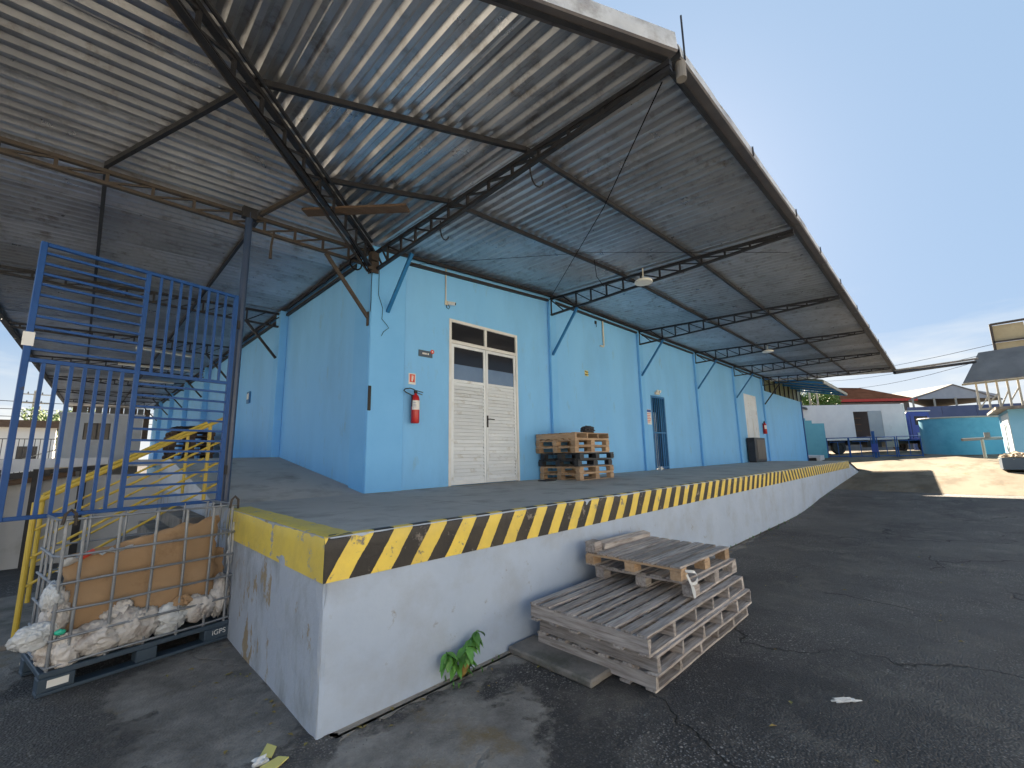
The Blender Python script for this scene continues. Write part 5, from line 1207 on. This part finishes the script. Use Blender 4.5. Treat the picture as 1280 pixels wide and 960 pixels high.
for k, (a, b, s) in enumerate((((60, 8, 9.5), (29.4, -8.4, 5.6), .5), ((60, 6, 9.0), (29.4, -8.4, 5.2), .6), ((58, 4, 7.6), (29.4, -8.4, 5.0), .7))):
    pts = [Vector(a).lerp(Vector(b), i/10)-Vector((0, 0, s*4*(i/10)*(1-i/10))) for i in range(11)]
    tag(MB().tube(pts, .012, 4).build('power_line', 'cable'), ['highest', 'middle', 'lowest'][k]+' of the three overhead wires running to the sheet hoarding', 'wire', 'overhead wires')
# skip with rubble
t = thing('rubble_skip', 'dark open skip heaped with pale debris in front of the booth', 'skip', (22.9, -8, gz(23)))
g_ = gz(22.9)
for a, b in (((22.2, -8.6, g_+.08), (22.25, -7.45, g_+.52)), ((23.55, -8.6, g_+.08), (23.6, -7.45, g_+.52)), ((22.25, -7.5, g_+.08), (23.55, -7.45, g_+.52)), ((22.25, -8.6, g_+.08), (23.55, -8.55, g_+.52))): MB().box(a, b).build('skip_side', 'sign_grey', t)
MB().box((22.25, -8.55, g_+.05), (23.55, -7.5, g_+.1)).build('skip_floor', 'black', t)
for x in (22.3, 23.4):
    for y in (-8.5, -7.55): MB().tube([(x, y-.03, g_+.05), (x, y+.03, g_+.05)], .05, 10).build('caster', 'black', t)
tag(crumple('rubble_heap', 'rubble', (22.9, -8.0, g_+.50), (.62, .5, .22), 51, amp=.5, sub_=4, fr=3.5), 'pale debris heaped in the dark skip', 'debris')
# parked dark thing behind, far roofs, wall and tree
def hipped(name, label, cat, c, w, dp, z0, ze, zr_, mat, trim, wallm, ang=pi/4):
    t = thing(name, label, cat, (c[0], c[1], z0)); ca, sa = cos(ang), sin(ang)
    P = lambda s, q, z: (c[0]+s*sa+q*ca, c[1]-s*ca+q*sa, z)
    m_ = MB(); m_.add([P(-w/2, 0, ze), P(w/2, 0, ze), P(w/2, dp, ze), P(-w/2, dp, ze), P(-w*.02, dp*.45, zr_), P(w*.30, dp*.45, zr_-.1)], [(0, 1, 5, 4), (1, 2, 5), (2, 3, 4, 5), (3, 0, 4), (3, 2, 1, 0)]); m_.build('roof', mat, t)
    m_ = MB(); m_.beam(P(-w/2, -.08, ze-.12), P(w/2, -.08, ze-.12), .1, .3); m_.beam(P(-w/2, 0, ze-.12), P(-w/2, dp, ze-.12), .1, .3); m_.build('fascia_board', trim, t)
    m_ = MB(); m_.add([P(-w/2+.5, .5, z0), P(w/2-.5, .5, z0), P(w/2-.5, .5, ze-.3), P(-w/2+.5, .5, ze-.3), P(-w/2+.5, dp-.5, z0), P(w/2-.5, dp-.5, z0), P(w/2-.5, dp-.5, ze-.3), P(-w/2+.5, dp-.5, ze-.3)], [(0, 1, 2, 3), (5, 4, 7, 6), (4, 0, 3, 7), (1, 5, 6, 2)]); m_.build('wall', wallm, t)
    return t, P
def gable(name, label, cat, c, w, dp, z0, ze, zr_, mat, trim=None, wallm='grey_wall', ang=pi/4, open_=False):
    t = thing(name, label, cat, (c[0], c[1], z0)); ca, sa = cos(ang), sin(ang)
    P = lambda s, q, z: (c[0]+s*sa+q*ca, c[1]-s*ca+q*sa, z)    # s across the view, q away
    m_ = MB(); m_.add([P(-w/2, 0, ze), P(0, 0, zr_), P(w/2, 0, ze), P(w/2, dp, ze), P(0, dp, zr_), P(-w/2, dp, ze)], [(0, 1, 4, 5), (1, 2, 3, 4)])
    k = len(m_.v); m_.v += [(x, y, z-.15) for x, y, z in m_.v[:6]]; m_.f += [(6, 11, 10, 7), (7, 10, 9, 8), (0, 6, 7, 1), (1, 7, 8, 2), (0, 5, 11, 6), (2, 8, 9, 3)]; m_.mi += [0]*6
    m_.build('roof', mat, t)
    m_ = MB(); m_.add([P(-w/2+.3, .3, z0), P(w/2-.3, .3, z0), P(w/2-.3, .3, ze-(1.6 if open_ else .1)), P(-w/2+.3, .3, ze-(1.6 if open_ else .1)), P(-w/2+.3, dp-.3, z0), P(w/2-.3, dp-.3, z0), P(w/2-.3, dp-.3, ze-.1), P(-w/2+.3, dp-.3, ze-.1)], [(0, 1, 2, 3), (5, 4, 7, 6), (4, 0, 3, 7), (1, 5, 6, 2)]); m_.build('wall', wallm, t)
    if trim: 
        m_ = MB(); m_.beam(P(-w/2, -.1, ze-.05), P(0, -.1, zr_-.05), .1, .35); m_.beam(P(0, -.1, zr_-.05), P(w/2, -.1, ze-.05), .1, .35); m_.beam(P(-w/2, -.12, ze-.25), P(w/2, -.12, ze-.25), .1, .3); m_.build('fascia_board', trim, t)
    return t, P
t, P = hipped('red_roofed_shed', 'shed with a red brown hipped roof and red fascia behind the truck', 'shed', (62.1, -.9), 9.6, 12, .2, 6.1, 8.3, 'roof_red', 'red_trim', 'roof_grey')
t, P = gable('grey_shed', 'grey gabled shed with a pale gable end far behind the blue wall', 'shed', (68.5, -7.5), 11, 9, .2, 5.9, 7.7, 'roof_grey', None, 'steel', open_=True)
m_ = MB(); m_.add([P(-5.3, .05, 6.0), P(5.3, .05, 6.0), P(5.3, .05, 6.35), P(0, .05, 7.55), P(-5.3, .05, 6.1)], [(0, 1, 2, 3, 4)]); m_.build('gable_end', 'grey_wall', t)
for k in range(5): MB().beam(P(-5+2.5*k, .0, .2), P(-5+2.5*k, .0, 6.1), .18, .18).build('post', 'frame_pale', t)
t = thing('blue_yard_wall', 'long slate blue wall behind the truck cab and the tank', 'wall', (46, -10, .2))
for k in range(10):
    a = Vector((44.5, -4.2, 0))+Vector((.5, -.87, 0))*2.2*k; b = a+Vector((.5, -.87, 0))*2.17
    m_ = MB(); m_.beam((a.x, a.y, 1.95), (b.x, b.y, 1.95), .2, 3.5+.0*k); m_.build('wall_panel', 'sign_blue' if 'sign_blue' in M else 'steel_blue', t)
def tree(name, label, x, y, z0, h, r, nl, seed):
    t = thing(name, label, 'tree', (x, y, z0)); rnd = random.Random(seed)
    m_ = MB(); m_.tube([(x, y, z0), (x+.1, y, z0+h*.4), (x, y+.1, z0+h*.75)], [.22, .16, .06], 8)
    for k in range(7):
        a = rnd.uniform(0, 2*pi); s = Vector((x, y, z0+h*rnd.uniform(.35, .6))); m_.tube([s, s+Vector((cos(a)*r*.5, sin(a)*r*.5, h*.18)), s+Vector((cos(a)*r*.8, sin(a)*r*.8, h*.3))], [.08, .05, .02], 6)
    m_.build('trunk', 'bark', t)
    cl_ = [(Vector((x+rnd.uniform(-.7, .7)*r, y+rnd.uniform(-.7, .7)*r, z0+h*rnd.uniform(.55, 1.0))), rnd.uniform(.25, .5)*r) for _ in range(22)]
    m_ = MB()
    for k in range(nl):
        c, cr = cl_[rnd.randrange(len(cl_))]; v = Vector((rnd.gauss(0, 1), rnd.gauss(0, 1), rnd.gauss(0, .8))); v = v.normalized()*cr*rnd.uniform(.6, 1.05); p = c+v
        a = Vector((rnd.gauss(0, 1), rnd.gauss(0, 1), rnd.gauss(0, 1))).normalized(); b = a.orthogonal().normalized(); s = rnd.uniform(.08, .17)
        m_.add([p-a*s, p-b*s*.5, p+a*s, p+b*s*.5], [(0, 1, 2, 3)])
    m_.build('crown', 'crown', t)
tree('tree', 'bright green bushy tree between the lattice mast and the red shed', 54.6, 3.9, .2, 6.6, 2.6, 9000, 3)
tree('tree', 'smaller yellowish tree showing left of the lattice mast', 50, 8.5, .2, 5.2, 1.8, 5000, 4)
t = thing('lattice_mast', 'slim lattice steel mast in front of the trees', 'mast', (45, 3.0, .2))
m_ = MB(); bx, by = 46.5, 2.4
for (a, b) in ((-.3, -.3), (.3, -.3), (.3, .3), (-.3, .3)): m_.beam((bx+a, by+b, .2), (bx+a, by+b, 6.4), .06, .06)
m_.build('legs', 'frame_pale', t); m_ = MB()
for k in range(10):
    z = .4+k*.6; s = .3*(1 if k % 2 else -1); m_.beam((bx-s, by-.3, z), (bx+s, by-.3, z+.6), .03, .03); m_.beam((bx-.3, by-s, z), (bx-.3, by+s, z+.6), .03, .03); m_.beam((bx-.3, by-.3, z), (bx+.3, by-.3, z), .03, .03)
m_.build('lattice', 'frame_pale', t)
# lower canopies beyond the end wall
t = thing('lower_canopy', 'smaller green sheeted canopy beyond the end of the main canopy', 'canopy', (27, -1, 3.9))
for k in range(-1, 4): quad('roof_sheet', 'green_sheet', [(22.3+k*1.75+(1.5 if k < 0 else 0), 1.5, 4.62), (22.3+k*1.75+(1.5 if k < 0 else 0), -2.2, 3.78), (24.0+k*1.75, -2.2, 3.78), (24.0+k*1.75, 1.5, 4.62)], .03, t)
for k in range(5): MB().beam((22.25+k*1.75, .3, 4.22), (22.25+k*1.75, -2.2, 3.66), .06, .1).build('rafter', 'steel_blue', t)
MB().beam((22.2, -2.2, 3.70), (29.3, -2.2, 3.70), .05, .12).build('eave_beam', 'frame_pale', t)
t = thing('far_canopy', 'dark lean-to roof beyond the green sheeted canopy', 'canopy', (33, 1, 3))
quad('roof_sheet', 'roof_grey', [(30.5, 4.5, 4.3), (30.5, .6, 3.35), (37, .6, 3.35), (37, 4.5, 4.3)], .05, t)
MB().beam((30.5, .6, 3.30), (37, .6, 3.30), .06, .12).build('eave_beam', 'steel', t)
for x in (32, 36): MB().beam((x, .8, .1), (x, .8, 3.35), .08, .08).build('post', 'steel', t)

# ------------------------------------------------------------------ left background
t = thing('guard_booth', 'pale grey guard booth with one dark window at the end of the left canopy', 'booth', (-2.4, 11, 0))
MB().box((-3.45, 11.0, GZ), (-2.97, 13, 1.86)).build('wall', 'booth_grey', t); MB().box((-2.97, 11.0, GZ), (-2.42, 13, 1.15)).build('wall', 'booth_grey', t); MB().box((-2.97, 11.0, 1.62), (-2.42, 13, 1.86)).build('wall', 'booth_grey', t); MB().box((-2.42, 11.0, GZ), (-1.72, 13, 1.86)).build('wall', 'booth_grey', t)
wf = MB().box((-2.97, 11.06, 1.15), (-2.42, 11.09, 1.62)).build('window', 'glass_dark', t)
m_ = MB(); m_.box((-2.71, 11.03, 1.15), (-2.68, 11.10, 1.62)); m_.box((-2.97, 11.03, 1.15), (-2.95, 11.10, 1.62)); m_.box((-2.44, 11.03, 1.15), (-2.42, 11.10, 1.62)); m_.build('window_bar', 'steel', wf)
MB().box((-3.5, 10.95, 1.861), (-1.68, 13.05, 1.90)).build('roof', 'conc_white', t)
t = thing('rear_screen', 'dark corrugated screen closing the far end of the left canopy', 'screen', (-1.5, 27.5, RZ))
for k in range(11):
    x = -.2-k*.30; MB().box((x-.27, 27.5, 1.7), (x, 27.53, 3.6)).build('screen_sheet', 'roof_grey' if k % 2 else 'wood_dark', t)
m_ = MB(); m_.beam((-3.6, 27.45, 1.75), (0, 27.45, 1.75), .08, .08); m_.build('screen_rail', 'steel', t)
t = thing('white_building', 'sunlit white building with a brown roof edge beyond the left fence', 'building', (-10, 46, GZ))
MB().box((-16, 46, GZ), (-4.5, 54, 3.4)).build('wall', 'white', t)
MB().box((-16.4, 45.4, 3.4), (-4.2, 54, 3.95)).build('roof', 'wood_dark', t)
for x in (-14, -11.5, -9, -6.5): MB().box((x, 45.96, .2), (x+1.1, 45.99, 1.9)).build('window', 'glass_dark', t)
t = thing('street_fence', 'thin dark railing fence in front of the white building', 'fence', (-8, 30, GZ))
for k in range(46):
    x = -12+k*.2; MB().box((x, 30, GZ), (x+.03, 30.03, 1.9)).build('picket', 'steel', t)
m_ = MB(); 
for z in (-.5, .75, 1.86): m_.box((-12, 30.03, z), (-2.8, 30.06, z+.04))
m_.build('fence_rail', 'steel', t)
MB().box((-12.2, 29.9, GZ), (-2.6, 30.2, GZ+.5)).build('plinth', 'tan_sheet', t)
MB().beam((-7.5, 30.1, -.2), (-3.2, 30.1, 1.6), .05, .06).build('stay', 'frame_pale', t)
t = thing('blue_bin', 'tall teal container behind the gate near the street fence', 'container', (-8.6, 26, GZ))
MB().box((-9.4, 26, GZ), (-8.2, 27, .9), .01).build('body', 'teal', t); MB().box((-9.45, 25.95, .9), (-8.15, 27.05, 1.0)).build('lid', 'steel', t)
for k, (x, y, h) in enumerate(((-12.2, 36, 7.2), (-11.0, 52, 8.0), (-6.8, 60, 8.0))):
    t = thing('utility_pole', ['nearest grey utility pole with crossarms behind the gate', 'middle utility pole with two crossarms beyond the white building', 'farthest small utility pole beside the booth'][k], 'utility pole', (x, y, GZ), 'utility poles along the street')
    MB().tube([(x, y, GZ), (x, y, h)], [.16, .10], 10).build('shaft', 'frame_pale', t)
    for z in (h-.4, h-1.3): 
        MB().beam((x-1.3, y, z), (x+1.3, y, z), .1, .1).build('crossarm', 'frame_pale', t)
        for dx in (-1.2, -.5, .5, 1.2): MB().tube([(x+dx, y, z+.05), (x+dx, y, z+.25)], .05, 6).build('insulator', 'steel', t)
    MB().tube([(x+.35, y, h-2.3), (x+.35, y, h-1.6)], .2, 10).build('transformer', 'roof_grey', t)
for k in range(5):
    z = 5.6-.55*k; a = Vector((-30, 35+2*k, z)); b = Vector((6, 66+2*k, z+1.8)); pts = [a.lerp(b, i/12)-Vector((0, 0, 2.0*(i/12)*(1-i/12))) for i in range(13)]
    tag(MB().tube(pts, .03, 4).build('power_line', 'cable'), ['topmost', 'second', 'third', 'fourth', 'lowest'][k]+' of the street wires left of the canopy', 'wire', 'street wires')
tree('tree', 'small yellow green street tree seen between the gate bars', -12.2, 44, GZ, 4.4, 1.0, 2500, 8)
tree('tree', 'reddish flowering tree above the guard booth roof', -5.0, 50, GZ, 6.4, 3.0, 6000, 9)

# unseen pale warehouse added across the yard to bounce sun onto the dock
t = thing('bounce_warehouse', 'long unseen white warehouse added across the yard to bounce sunlight', 'warehouse', (0, -16, GZ))
for k in range(9):
    x = -30+k*6; MB().box((x, -22, GZ), (x+5.7, -15.5, 4.2)).build('wall', 'white', t); MB().box((x+5.7, -22, GZ), (x+6, -15.4, 4.3)).build('pier', 'booth_white', t)
    if k % 2: MB().box((x+1.5, -15.5, GZ+.02), (x+4.2, -15.45, 2.0)).build('roller_door', 'roof_grey', t)
MB().box((-30.4, -22.3, 4.31), (24.4, -15.2, 4.5)).build('roof', 'roof_grey', t)
